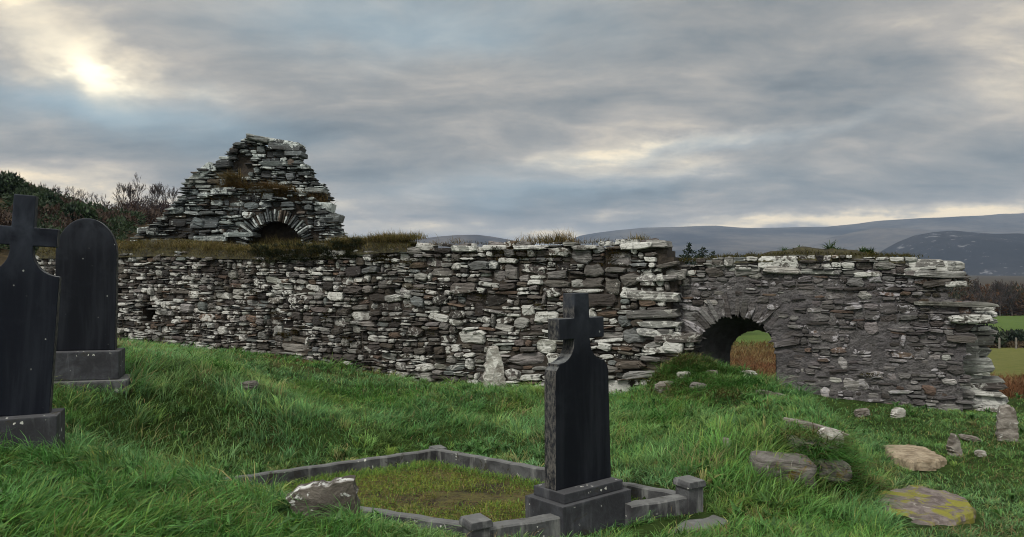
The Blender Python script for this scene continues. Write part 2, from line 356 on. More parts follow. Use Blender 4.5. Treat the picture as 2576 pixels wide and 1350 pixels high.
def ground_h(X, Y, detail=True):
    X = np.asarray(X, float); Y = np.asarray(Y, float)
    n = (X - CORNER[0]) * NDIR[0] + (Y - CORNER[1]) * NDIR[1]
    w = sstep(-2.4, -.8, n) * (1 - sstep(7.2, 9.5, X)) * (1 - sstep(9.5, 13, -X)) * sstep(-4, 0, Y)
    z = lerp(h_far(X, Y), h_near(X, Y), w)
    if detail:
        z = z + (.07 * fbm(X * .9, Y * .9, 3, 3) + .075 * np.maximum(0, fbm(X * 2.3 + 4, Y * 2.3, 13, 2)) * sstep(-.2, .2, fbm(X * .6, Y * .6, 14, 2) + .1)) * (w > .01) + .02 * fbm(X * 4, Y * 4, 9, 2) + .5 * fbm(X * .06, Y * .06, 21, 3) * sstep(25, 90, np.hypot(X, Y))
    q = (PF, PR, PB, PL); ins = in_quad(X, Y, q); dd = np.full(np.shape(X), 9.)
    for i in range(4):
        a, b = q[i], q[(i + 1) % 4]; L2 = (b[0] - a[0]) ** 2 + (b[1] - a[1]) ** 2
        t = np.clip(((X - a[0]) * (b[0] - a[0]) + (Y - a[1]) * (b[1] - a[1])) / L2, 0, 1); dd = np.minimum(dd, np.hypot(X - a[0] - t * (b[0] - a[0]), Y - a[1] - t * (b[1] - a[1])))
    z = np.where(dd < 2.6, np.minimum(z, plot_z(X, Y) - .06 + .45 * np.maximum(dd - .25, 0) + .7 * np.maximum(dd - .45, 0) ** 2), z)
    z = np.where(ins, np.minimum(z, plot_z(X, Y) - .22), z)
    xb = np.interp(Y, [6.2, 7.2, 8.2, 9.5, 11, 12.4], [2.3, 3.1, 3.66, 3.85, 4.05, 4.2]) + .12 * fbm(Y * 1.4, Y * 0 + 3, 33, 3); e = X - xb
    z = z + .27 * sstep(.14, -.10, e) * sstep(-2.2, -.1, e) * sstep(6.0, 7.4, Y) * sstep(12.6, 11.4, Y) - .07 * sstep(-.1, .2, e) * sstep(1.6, .2, e) * sstep(6.0, 7.4, Y) * sstep(12.6, 11.4, Y)
    return EYE + z
def ground_hit(x, y, d0=3.2, d1=60):
    d = np.linspace(d0, d1, 4000); tx, tz = (x - 1288) / F, (675 - y) / F
    below = (EYE + tz * d) < ground_h(tx * d, d)
    i = np.argmax(below) if below.any() else 3999
    return np.array((tx * d[i], d[i], ground_h(tx * d[i], d[i])))

def make_ground():
    s = np.linspace(-1, 1, 381)
    gx = np.sinh(s * 7.6) / np.sinh(7.6) * 9000
    gx = np.where(np.abs(gx) < 1e9, gx, gx)
    # dense in the churchyard, coarser with distance
    core = np.arange(-14, 11.01, .11)
    gx = np.concatenate([-14 - np.geomspace(.2, 9000, 90)[::-1], core, 11 + np.geomspace(.2, 9000, 110)])
    corey = np.arange(-2, 21.01, .11)
    gy = np.concatenate([-2 - np.geomspace(.3, 3000, 30)[::-1], corey, 21 + np.geomspace(.2, 9000, 130)])
    X, Y = np.meshgrid(gx, gy, indexing='ij')
    Z = ground_h(X, Y)
    V = np.stack([X, Y, Z], -1).reshape(-1, 3)
    m, t, b = new_mat('ground_cover'); co = geo_co(t)
    sep = t.new('ShaderNodeSeparateXYZ'); t.l.new(co, sep.inputs[0])
    n = t.noise(co, .22, 6, .6); n2 = t.noise(co, 2.4, 6, .65); n3 = t.noise(co, 30, 5, .7)
    yy = t.m('ADD', sep.outputs[1], t.m('MULTIPLY', t.m('SUBTRACT', n, .5), 8.0))
    soil = t.mix(t.step(n2, .35, .65), (.022, .040, .010), (.045, .08, .018))
    brack = t.mix(t.step(n2, .3, .7), (.055, .034, .018), (.135, .085, .042))
    olive = t.mix(t.step(n2, .3, .7), (.11, .13, .035), (.17, .17, .055))
    green = t.mix(t.step(t.noise(co, .35, 6, .65), .3, .7), (.075, .125, .03), (.105, .16, .038))
    brown = t.mix(t.step(n2, .3, .7), (.03, .024, .014), (.075, .055, .028))
    c = t.mix(t.step(sep.outputs[1], 13.5, 15.5), soil, brack)
    tt = t.m('DIVIDE', sep.outputs[0], t.m('MAXIMUM', sep.outputs[1], 1.0)); rgt = t.step(tt, .40, .50)
    c = t.mix(t.m('MULTIPLY', t.step(yy, 17, 22), rgt), c, olive); c = t.mix(t.step(yy, 47, 51), c, green)
    c = t.mix(t.step(yy, 150, 175), c, brown)
    left = t.step(t.m('ADD', sep.outputs[0], t.m('MULTIPLY', yy, .2)), 2.0, -6.0)
    c = t.mix(t.m('MULTIPLY', left, t.step(sep.outputs[1], 17, 22)), c, brown)
    t.put(b.inputs['Base Color'], c); b.inputs['Roughness'].default_value = .95; b.inputs['Specular IOR Level'].default_value = .1
    bump(t, b, t.m('ADD', n2, n3), .8, .06)
    o = mesh_np('ground', V, [grid_faces(len(gx), len(gy))], m, smooth=True)
    tag(o, kind='structure')
make_ground()

# ------------------------------------------------------------ far hills
def mat_hill(name, a, b_, rock=None, sc=1.0):
    m, t, b = new_mat(name); co = geo_co(t)
    n = t.noise(co, .0022 * sc, 7, .62, .3); n2 = t.noise(co, .02 * sc, 6, .65)
    c = t.mix(t.step(t.m('ADD', t.m('MULTIPLY', n, .7), t.m('MULTIPLY', n2, .3)), .36, .64), a, b_)
    if rock: c = t.mix(t.step(t.m('ADD', t.noise(t.mapv(co, (1, 1, 1.4)), .035, 6, .72), t.m('MULTIPLY', n, .35)), .74, .80), c, rock)
    t.put(b.inputs['Base Color'], c); b.inputs['Roughness'].default_value = 1; b.inputs['Specular IOR Level'].default_value = 0
    return m
def hill(name, prof, D, back, front, mat, seed, rough=.04, nx=220, ny=40):
    """a hill whose skyline stands at distance D; falls to the plain over `front` metres towards us and `back` behind"""
    p = np.array(prof, float); xs = (p[:, 0] - 1288) / F * D; zs = (675 - p[:, 1]) / F * D
    X = np.linspace(xs[0], xs[-1], nx); R = np.interp(X, xs, zs)
    s = np.concatenate([np.linspace(-1, 0, ny), np.linspace(0, 1, ny // 3)[1:]])
    XX, SS = np.meshgrid(X, s, indexing='ij'); RR = np.repeat(R[:, None], len(s), 1)
    YY = D + np.where(SS < 0, SS * front, SS * back)
    base = -16 - 25
    prof_s = np.where(SS < 0, (1 + SS) ** .9, (1 - SS) ** 1.3)
    ns = fbm(XX / (front * .35), YY / (front * .5), seed, 5)
    ZZ = base + (RR - base) * prof_s + ns * rough * 1.8 * (RR - base) * np.sin(np.pi * np.clip(prof_s, 0, 1)) * 1.6
    ZZ += fbm(XX / (front * .05), YY / (front * .05), seed + 5, 3) * rough * .12 * (RR - base) * (prof_s > .05)
    return tag(mesh_np(name, np.stack([XX, YY, EYE + ZZ], -1).reshape(-1, 3), [grid_faces(nx, len(s))], mat, smooth=True), kind='structure')
M_HILL = mat_hill('heather_moor', (.028, .027, .032), (.14, .122, .105))
M_HILL2 = mat_hill('rocky_heath', (.020, .021, .026), (.042, .041, .045), (.16, .16, .17))
hill('mountain_ridge', [(1330, 660), (1400, 625), (1430, 604), (1460, 592), (1500, 585), (1560, 578), (1620, 572), (1700, 570), (1800, 567), (1850, 571), (1900, 573.5), (2000, 571), (2080, 570), (2150, 563), (2200, 556), (2300, 549), (2400, 545), (2470, 542), (2520, 537), (2580, 536), (2800, 530), (3300, 560), (3900, 640)], 4200, 1500, 1900, M_HILL, 11)
hill('mountain_spur', [(1800, 680), (1900, 652), (2000, 620), (2100, 594), (2200, 572), (2300, 575), (2450, 590), (2700, 600), (3200, 640)], 3300, 900, 1000, M_HILL, 14, .05)
hill('rocky_hill', [(2120, 700), (2180, 660), (2215, 635), (2255, 610), (2300, 592), (2350, 583), (2400, 580), (2450, 584), (2500, 588), (2560, 587), (2620, 589), (2800, 610), (3100, 670)], 1900, 500, 700, M_HILL2, 17, .06)
hill('low_hill', [(880, 660), (960, 622), (1010, 607), (1060, 599), (1110, 594), (1150, 591), (1200, 590), (1240, 595), (1280, 602), (1320, 610), (1400, 640)], 2600, 600, 800, M_HILL, 19, .03)

# ------------------------------------------------------------ masonry
PAL_LEFT = np.array([(.50, .51, .48), (.36, .36, .34), (.26, .25, .235), (.17, .155, .14), (.085, .075, .068), (.045, .042, .04), (.19, .135, .10), (.22, .24, .235), (.13, .112, .09)])
W_LEFT = np.array([.08, .14, .18, .17, .15, .10, .06, .06, .07])
PAL_RIGHT = np.array([(.21, .20, .198), (.135, .127, .125), (.28, .268, .26), (.085, .076, .072), (.18, .128, .10), (.46, .45, .43)])
W_RIGHT = np.array([.3, .25, .17, .14, .08, .06])
PAL_GABLE = np.array([(.33, .37, .365), (.22, .255, .26), (.15, .175, .18), (.09, .10, .105), (.045, .05, .052), (.19, .16, .13)])
W_GABLE = np.array([.16, .24, .24, .18, .12, .06])
def pack(u0, u1, v0, v1, size, seed, du=.02):
    """random rubble: always fill the lowest gap of the skyline with a stone"""
    r = np.random.default_rng(seed); n = int((u1 - u0) / du)
    sky = np.full(n, v0) + 0.0; out = []; guard = 0
    while guard < 60000:
        guard += 1
        i = int(np.argmin(sky)); lv = sky[i]
        if lv >= v1: break
        j = i
        while j < n and sky[j] - lv < .016: j += 1
        gap = (j - i) * du
        w, h = size(r, u0 + i * du, lv)
        if gap < w * 1.45: w = gap if gap < w * 1.2 or r.random() < .4 else gap * r.uniform(.35, .65)
        k = max(2, int(round(w / du))); k = min(k, j - i) if j - i >= 1 else 1
        # stop level with a neighbour where it nearly is
        for nb in (sky[i - 1] if i > 0 else None, sky[i + k] if i + k < n else None):
            if nb is not None and 0 < nb - lv and abs(lv + h - nb) < .05: h = nb - lv
        if h < .025: h = .025
        out.append((u0 + (i + k * .5) * du, lv + h / 2, k * du, h)); sky[i:i + k] = lv + h
    return np.array(out)
def stones(st, frame, proud=(0, .05), depth=.22, pal=PAL_LEFT, wts=W_LEFT, seed=1, inset=.008, rot=.04, jit=.085, bevel=.03, lich=None, exps=(3.0, 7.0)):
    """st: rows (u, v, w, h[, rot]); returns verts, faces, colours of faceted stones in a wall plane"""
    r = np.random.default_rng(seed); S = len(st); N = 14
    a = (np.arange(N) + .5) / N * 2 * np.pi
    e = 2 / r.uniform(*exps, (S, 1)); ca, sa = np.cos(a)[None], np.sin(a)[None]
    ox = np.sign(ca) * np.abs(ca) ** e; oy = np.sign(sa) * np.abs(sa) ** e
    jj = 1 + r.normal(0, jit, (S, N)); 
    w = np.maximum(st[:, 2:3] - 2 * inset, .015); h = np.maximum(st[:, 3:4] - 2 * inset, .012)
    lean = r.normal(0, .10, (S, 1)); ox = ox * jj + lean * oy * (h / w); oy = oy * (1 + r.normal(0, jit, (S, N))) + r.normal(0, .08, (S, 1)) * ox
    th = r.normal(0, rot, (S, 1)) + (st[:, 4:5] if st.shape[1] > 4 else 0)
    pn = r.uniform(*proud, (S, 1)); bv = np.minimum(bevel * r.uniform(.5, 1.4, (S, 1)), .3 * h)
    tilt_u, tilt_v = r.normal(0, .08, (S, 1)), r.normal(0, .12, (S, 1))
    rings = []
    for k, (sc, dn) in enumerate(((1.0, None), (1.0, 1.0), (.90, .35), (.74, 0.0), (.38, -.12))):
        uu = ox * w / 2; vv = oy * h / 2
        sw = 1 - (1 - sc) * np.minimum(1, h / w * 1.0) if k else 1.0
        uu = uu * sw; vv = vv * sc
        if dn is None: nn = np.repeat(-depth + 0 * pn, N, 1)
        else:
            nn = pn - bv * dn + r.normal(0, .16, (S, N)) * bv + tilt_u * uu + tilt_v * vv
            if k >= 2: uu = uu * (1 + r.normal(0, .03, (S, N)))
        c, s = np.cos(th), np.sin(th)
        rings.append(np.stack([st[:, 0:1] + uu * c - vv * s, st[:, 1:2] + uu * s + vv * c, nn], -1))
    cen = np.stack([st[:, 0:1], st[:, 1:2], pn + .12 * bv], -1)
    P = np.concatenate(rings + [cen], 1)                         # S, 5N+1, 3
    V = frame(P[..., 0], P[..., 1], P[..., 2]).reshape(-1, 3)
    nv = 5 * N + 1; base = (np.arange(S) * nv)[:, None]
    i = np.arange(N); j = (i + 1) % N; q = []
    for k in range(4): q.append(np.stack([k * N + i, k * N + j, (k + 1) * N + j, (k + 1) * N + i], 1))
    q = np.concatenate(q); tr = np.stack([4 * N + i, 4 * N + j, np.full(N, 5 * N)], 1)
    Q = (base[:, None] + q[None]).reshape(-1, 4); T = (base[:, None] + tr[None]).reshape(-1, 3)
    idx = r.choice(len(pal), S, p=wts / wts.sum()); cl = pal[idx] * r.uniform(.75, 1.2, (S, 1)) * (1 + r.normal(0, .018, (S, 3)))
    al = r.random(S) if lich is None else lich(st, r)
    col = np.repeat(np.concatenate([np.clip(cl * .92, .008, .75), al[:, None]], 1)[:, None], nv, 1).reshape(-1, 4)
    return V, Q, T, col
def stones_obj(name, parts, mat, parent):
    off = 0; Vs, Qs, Ts, Cs = [], [], [], []
    for V, Q, T, c in parts:
        Vs.append(V); Qs.append(Q + off); Ts.append(T + off); Cs.append(c); off += len(V)
    return mesh_np(name, np.concatenate(Vs), [np.concatenate(Qs), np.concatenate(Ts)], mat, parent, np.concatenate(Cs))
def sheet(frame, inside, u0, u1, v0, v1, n, cell, noise, seed, thick=None):
    """a wall body as small cells; leaves out cells that are not inside"""
    us = np.arange(u0, u1 + cell, cell); vs = np.arange(v0, v1 + cell, cell)
    U, Vv = np.meshgrid(us, vs, indexing='ij')
    nn = n + noise * (fbm(U * 3, Vv * 3.5, seed, 4) + .5 * fbm(U * 11, Vv * 16, seed + 3, 2))
    f = grid_faces(len(us), len(vs))
    cu = (U[:-1, :-1] + cell / 2).ravel(); cv = (Vv[:-1, :-1] + cell / 2).ravel()
    f = f[inside(cu, cv)]
    V1 = frame(U, Vv, nn).reshape(-1, 3)
    if thick is None: return V1, f
    V2 = frame(U, Vv, nn * 0 + n - thick).reshape(-1, 3); nV = len(V1)
    # close the rim between the two sheets
    e = np.concatenate([f[:, [0, 1]], f[:, [1, 2]], f[:, [2, 3]], f[:, [3, 0]]]); key = np.sort(e, 1); key = key[:, 0].astype(np.int64) * 10 ** 7 + key[:, 1]
    _, ix, ct = np.unique(key, return_index=True, return_counts=True); be = e[ix[ct == 1]]
    rim = np.stack([be[:, 1], be[:, 0], be[:, 0] + nV, be[:, 1] + nV], 1)
    return np.concatenate([V1, V2]), np.concatenate([f, f[:, ::-1] + nV, rim])

def poly_uv(pts, n0): 
    a = np.array([wall_uv(x, y, n0) for x, y in pts]); return a
# ---- the long rubble wall (left), face at n = 0
L_TOP = poly_uv([(-260, 640), (60, 640), (200, 640), (300, 637), (420, 633), (560, 640), (700, 641), (850, 632), (950, 625), (1050, 619), (1130, 612), (1200, 613), (1400, 611), (1500, 611), (1590, 605), (1625, 600), (1665, 604), (1680, 640)], 0)
L_END = poly_uv([(1668, 600), (1685, 640), (1712, 655), (1722, 700), (1705, 735), (1692, 780), (1712, 830), (1742, 852), (1752, 878), (1712, 890), (1700, 930), (1690, 1030)], 0)
SLIT = poly_uv([(352, 775), (385, 765), (385, 812), (352, 800)], 0)
def left_inside(u, v, m=0.0):
    top = np.interp(u, L_TOP[:, 0], L_TOP[:, 1]) + .04 * fbm(u * 2.2, 0 * u, 31, 3)
    o = np.argsort(L_END[:, 1]); end = np.interp(v, L_END[o, 1], L_END[o, 0])
    slit = (u > SLIT[:, 0].min()) & (u < SLIT[:, 0].max()) & (v > SLIT[:, 1].min()) & (v < SLIT[:, 1].max())
    return (v < top - m) & (u < end - m) & ~slit
def size_left(r, u, v):
    k = r.random(); big = np.interp(u, [-14, -5, 0], [.78, 1.0, 1.35])
    rough = .5 + .5 * fbm(np.array([u * .7]), np.array([v * 1.6]), 77, 2)[0]
    if k < .50: h = r.uniform(.03, .07); w = h * r.uniform(2.4, 7.0)
    elif k < .85: h = r.uniform(.075, .14); w = h * r.uniform(1.2, 3.4)
    else: h = r.uniform(.14, .25); w = h * r.uniform(1.1, 2.4)
    big *= .82 + .45 * rough
    return min(w * big, .85), h * big * .95
def make_left_wall():
    root = empty('rubble_wall', (*wall_xyz(np.array(-6.0), np.array(.0), np.array(0.)),), 'long grey drystone rubble wall flecked with white lichen, left of the arched doorway', 'stone wall')
    root.location = (0, 0, 0)
    st = pack(-17, .6, -.75, 2.9, size_left, 5)
    keep = left_inside(st[:, 0] + st[:, 2] * .18, st[:, 1] + st[:, 3] * .1); st = st[keep]
    r = np.random.default_rng(55); th = r.normal(0, .05, len(st)) + .10 * fbm(st[:, 0] * .8, st[:, 1] * .8, 12, 2)
    st = np.column_stack([st, th])
    A = stones(st, wall_xyz, (-.075, .065), .2, seed=2, inset=.009, jit=.115, rot=.06, exps=(2.5, 5.5), bevel=.04)
    stones_obj('stone_facing', [A], M_LEFT, root)
    V, f = sheet(wall_xyz, lambda u, v: left_inside(u, v, .07), -17, .5, -.8, 2.8, -.085, .06, .025, 4, thick=.75)
    mesh_np('wall_core', V, [f], M_EARTH, root)
    # larger slabs laid along the top and sticking out at the ragged end
    rows = []
    for x, y, w, h in ((1650, 612, 46, 26), (1600, 618, 70, 22), (1240, 622, 60, 20), (1165, 625, 70, 22), (1330, 622, 80, 16), (1470, 622, 60, 16), (930, 640, 46, 30), (1040, 630, 38, 28), (650, 650, 40, 16), (520, 650, 44, 14), (1660, 840, 96, 26), (1700, 852, 100, 30), (1665, 880, 90, 24), (1640, 790, 110, 30), (1650, 700, 90, 22), (1640, 745, 110, 34), (1655, 815, 90, 20)):
        u, v = wall_uv(x, y, .04); k = F / 14.0
        rows.append((u, v, w / k * 1.08, h / k * .72, r.normal(0, .03)))
    for q, row in enumerate(rows):
        B = stones(np.array([row]), wall_xyz, (.02, .09), .5, seed=80 + q, pal=PAL_LEFT[:4], wts=np.array([.15, .3, .35, .2]), inset=0, exps=(4, 8), bevel=.03)
        stones_obj('projecting_slab', [B], M_CAP, root)
    return root
make_left_wall()

# ---- the wall with the arched doorway (right), face at n = -.3
RN = -.3
R_TOP = poly_uv([(1600, 660), (1690, 660), (1750, 655), (1800, 650), (1900, 645), (2000, 640), (2200, 644), (2300, 648), (2370, 650), (2395, 662), (2440, 690)], RN)
R_END = poly_uv([(2385, 640), (2400, 665), (2425, 690), (2440, 705), (2395, 725), (2400, 750), (2465, 768), (2460, 800), (2452, 840), (2448, 870), (2440, 905), (2432, 960), (2440, 1040)], RN)
_ul, _ur, _vt = wall_uv(1757, 890, RN)[0], wall_uv(1950, 890, RN)[0], wall_uv(1860, 796, RN)[1]
ARC_R = (_ur - _ul) / 2; ARC_C = ((_ul + _ur) / 2, _vt - ARC_R)
def arch_in(u, v, g=0.0):
    du, dv = (u - ARC_C[0]), v - ARC_C[1]
    return ((du ** 2 + np.maximum(dv, 0) ** 2) < (ARC_R + g) ** 2) & (dv > -1.5)
def right_inside(u, v, m=0.0):
    top = np.interp(u, R_TOP[:, 0], R_TOP[:, 1]) + .03 * fbm(u * 2.2, 0 * u, 37, 3)
    o = np.argsort(R_END[:, 1]); end = np.interp(v, R_END[o, 1], R_END[o, 0])
    return (v < top - m) & (u < end - m)
def rframe(u, v, n): return wall_xyz(u, v, n + RN)
def size_right(r, u, v):
    k = r.random()
    if k < .62: h = r.uniform(.03, .065); w = h * r.uniform(2.2, 6)
    elif k < .92: h = r.uniform(.07, .13); w = h * r.uniform(1.2, 2.8)
    else: h = r.uniform(.14, .24); w = h * r.uniform(.9, 1.8)
    return min(w, .6), h
def make_right_wall():
    root = empty('doorway_wall', (0, 0, 0), 'mortared ruined wall with a low round arched doorway and ragged right end', 'stone wall')
    umax = R_END[:, 0].max() + .1
    st = pack(-1.0, umax, -.75, 2.5, size_right, 9)
    keep = right_inside(st[:, 0] + st[:, 2] * .1, st[:, 1]) & ~arch_in(st[:, 0], st[:, 1], .30 + st[:, 2] * .1); st = st[keep]
    topd = np.interp(st[:, 0], R_TOP[:, 0], R_TOP[:, 1]) - st[:, 1]
    cap = (topd < .24)
    r = np.random.default_rng(3)
    bs = st[~cap]; hi = bs[:, 1] + .25 * fbm(bs[:, 0] * 1.1, bs[:, 1], 66, 2) > wall_uv(2150, 800, RN)[1]
    body = [stones(bs[hi], rframe, (-.03, .05), .2, PAL_RIGHT, W_RIGHT, 12, inset=.005, bevel=.03, exps=(2.4, 4.5), jit=.12, rot=.06),
            stones(bs[~hi], rframe, (-.042, .04), .2, PAL_RIGHT, W_RIGHT, 13, inset=.005, bevel=.03, exps=(2.4, 4.5), jit=.12, rot=.06)]
    stones_obj('masonry', body, M_RIGHT, root)
    capw = W_LEFT.copy(); capw[:3] *= 1.8
    rows = [tuple(q) for q in st[cap]]
    Cp = stones(np.array(rows), rframe, (0, .10), .35, PAL_LEFT, capw, 14, inset=.005, exps=(3.5, 7))
    big = []
    for x, y, w, h in ((1880, 683, 62, 22), (1968, 680, 90, 18), (2060, 683, 96, 14), (1800, 668, 46, 22), (1830, 662, 44, 20), (2330, 662, 80, 22), (2390, 668, 60, 26), (2370, 690, 110, 20), (2280, 685, 70, 18), (2360, 712, 60, 18), (2405, 714, 44, 14), (2400, 765, 150, 12), (2445, 803, 84, 24), (2420, 853, 60, 16), (2230, 668, 40, 16), (2180, 690, 60, 14)):
        u, v = wall_uv(x, y, RN + .04); k = F / 12.2
        big.append((u, v, w / k * 1.06, h / k, r.normal(0, .03)))
    stones_obj('capping_course', [Cp], M_CAP, root)
    for q, row in enumerate(big):
        Bg = stones(np.array([row]), rframe, (.03, .11), .45, PAL_LEFT[:4], np.array([.3, .3, .25, .15]), 150 + q, inset=0, exps=(3.5, 7), bevel=.035)
        stones_obj('capping_slab', [Bg], M_CAP, root)
    # the ends of the slabs in the back skin, showing past the broken end
    bn = RN - .62; rows = []
    for x, y, w, h in ((2472, 775, 50, 13), (2478, 790, 50, 20), (2484, 808, 44, 14), (2462, 826, 50, 14), (2470, 838, 64, 12), (2466, 858, 60, 26), (2460, 885, 56, 22), (2455, 918, 70, 40), (2466, 938, 40, 14), (2478, 958, 80, 14), (2484, 972, 80, 20), (2478, 990, 84, 14), (2486, 1010, 80, 40), (2476, 1034, 76, 18), (2420, 990, 50, 28), (2425, 1012, 60, 36), (2400, 1035, 70, 16), (2440, 800, 70, 30), (2430, 900, 60, 60), (2430, 960, 70, 60), (2425, 860, 60, 50)):
        u, v = wall_uv(x, y, bn); k = F / 11.9
        rows.append((u, v, w / k * 1.1, h / k, r.normal(0, .03)))
    for q, row in enumerate(rows):
        E = stones(np.array([row]), lambda u, v, n: wall_xyz(u, v, n + bn), (-.03, .10), .4, PAL_LEFT[:4], np.array([.45, .3, .15, .1]), 170 + q, inset=.004, exps=(3.2, 6), bevel=.04)
        stones_obj('broken_end_slab', [E], M_CAP, root)
    V, f = sheet(rframe, lambda u, v: right_inside(u, v, .08) & ~arch_in(u, v, .03), -.9, umax, -.8, 2.4, -.010, .04, .045, 6, thick=.9)
    mesh_np('mortar_body', V, [f], M_MORTAR, root)
    # voussoirs: thin stones set on edge round the arch
    rows = []
    for k in range(19):
        a = math.pi * (k + .5) / 19 + r.normal(0, .02); ln = r.uniform(.34, .52); rr = ARC_R - .02 + ln / 2
        rows.append((ARC_C[0] + rr * math.cos(a), ARC_C[1] + rr * math.sin(a), ln, math.pi * (ARC_R + .1) / 19 * r.uniform(.75, 1.05), a))
    Vs = stones(np.array(rows), rframe, (-.015, .045), .3, PAL_RIGHT[:3], W_RIGHT[:3], 18, inset=.006, exps=(3, 6), rot=.04, jit=.1)
    stones_obj('arch_ring', [Vs], M_RIGHT, root)
    # the passage: front arch lofted to a narrower arch at the back (splayed jamb)
    bn2 = RN - .93; bl = wall_uv(1836, 900, bn2)[0]; br = wall_uv(1975, 900, bn2)[0]; bc = (bl + br) / 2; bR = (br - bl) / 2
    btop = wall_uv(1900, 831, bn2)[1]; bspr = btop - bR * .95
    K = 40; aa = np.linspace(0, math.pi, K); prof_f = [(ARC_C[0] + (ARC_R + .01) * math.cos(a), ARC_C[1] + (ARC_R + .01) * math.sin(a)) for a in aa]
    prof_b = [(bc + bR * math.cos(a), bspr + bR * .95 * math.sin(a)) for a in aa]
    prof_f = [(prof_f[0][0], -.6)] + prof_f + [(prof_f[-1][0], -.6)]; prof_b = [(prof_b[0][0], -.6)] + prof_b + [(prof_b[-1][0], -.6)]
    pf, pb = np.array(prof_f), np.array(prof_b); steps = np.linspace(0, 1, 12); VV = []
    for s in steps:
        p = lerp(pf, pb, s); jit = .022 * fbm(np.arange(len(p)) * .8, np.full(len(p), s * 9), 5, 3)
        VV.append(wall_xyz(p[:, 0] + jit, p[:, 1] + jit, np.full(len(p), RN - .03 - s * .9)))
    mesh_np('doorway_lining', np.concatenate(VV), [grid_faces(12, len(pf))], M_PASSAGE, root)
    # rear face round the narrower back opening
    def rear_in(u, v):
        du, dv = u - bc, v - bspr; ins = (du ** 2 / bR ** 2 + np.maximum(dv, 0) ** 2 / (bR * .95) ** 2) < 1
        return ~ins & (np.abs(u - ARC_C[0]) < 1.1) & (v < ARC_C[1] + 1.0)
    V, f = sheet(lambda u, v, n: wall_xyz(u, v, n), rear_in, ARC_C[0] - 1.1, ARC_C[0] + 1.1, -.6, ARC_C[1] + 1.0, RN - .935, .03, .0, 3)
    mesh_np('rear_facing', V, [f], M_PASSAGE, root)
    return root
make_right_wall()

# ------------------------------------------------------------ the gable ruin behind the wall
GD = 20.0
def gfr(x, y): return (x - 1288) / F * GD, EYE + (675 - y) / F * GD
G_UP = np.array([gfr(*p) for p in [(424, 640), (428, 500), (434, 455), (466, 425), (500, 410), (520, 400), (540, 385), (560, 358), (585, 341), (606, 330), (660, 343), (738, 358), (742, 395), (765, 415), (775, 440), (800, 460), (815, 485), (820, 520), (838, 545), (845, 575), (866, 600), (880, 640)]])
G_LOW = np.array([gfr(*p) for p in [(325, 640), (332, 588), (372, 570), (395, 545), (425, 515), (450, 498), (500, 488), (560, 482), (580, 470), (640, 468), (720, 475), (760, 482), (800, 500), (822, 520), (838, 548), (848, 575), (866, 600), (880, 640)]])
GA = gfr(690, 627); GR = 72 / F * GD
def prof_in(P):
    def f(u, v, m=0.0): return v < np.interp(u, P[:, 0], P[:, 1], left=-9, right=-9) - m
    return f
def size_gable(r, u, v):
    k = r.random()
    if k < .55: h = r.uniform(.04, .08); w = h * r.uniform(2.5, 7)
    elif k < .9: h = r.uniform(.08, .13); w = h * r.uniform(1.6, 4)
    else: h = r.uniform(.14, .24); w = h * r.uniform(1.1, 2.2)
    return min(w, .6), h
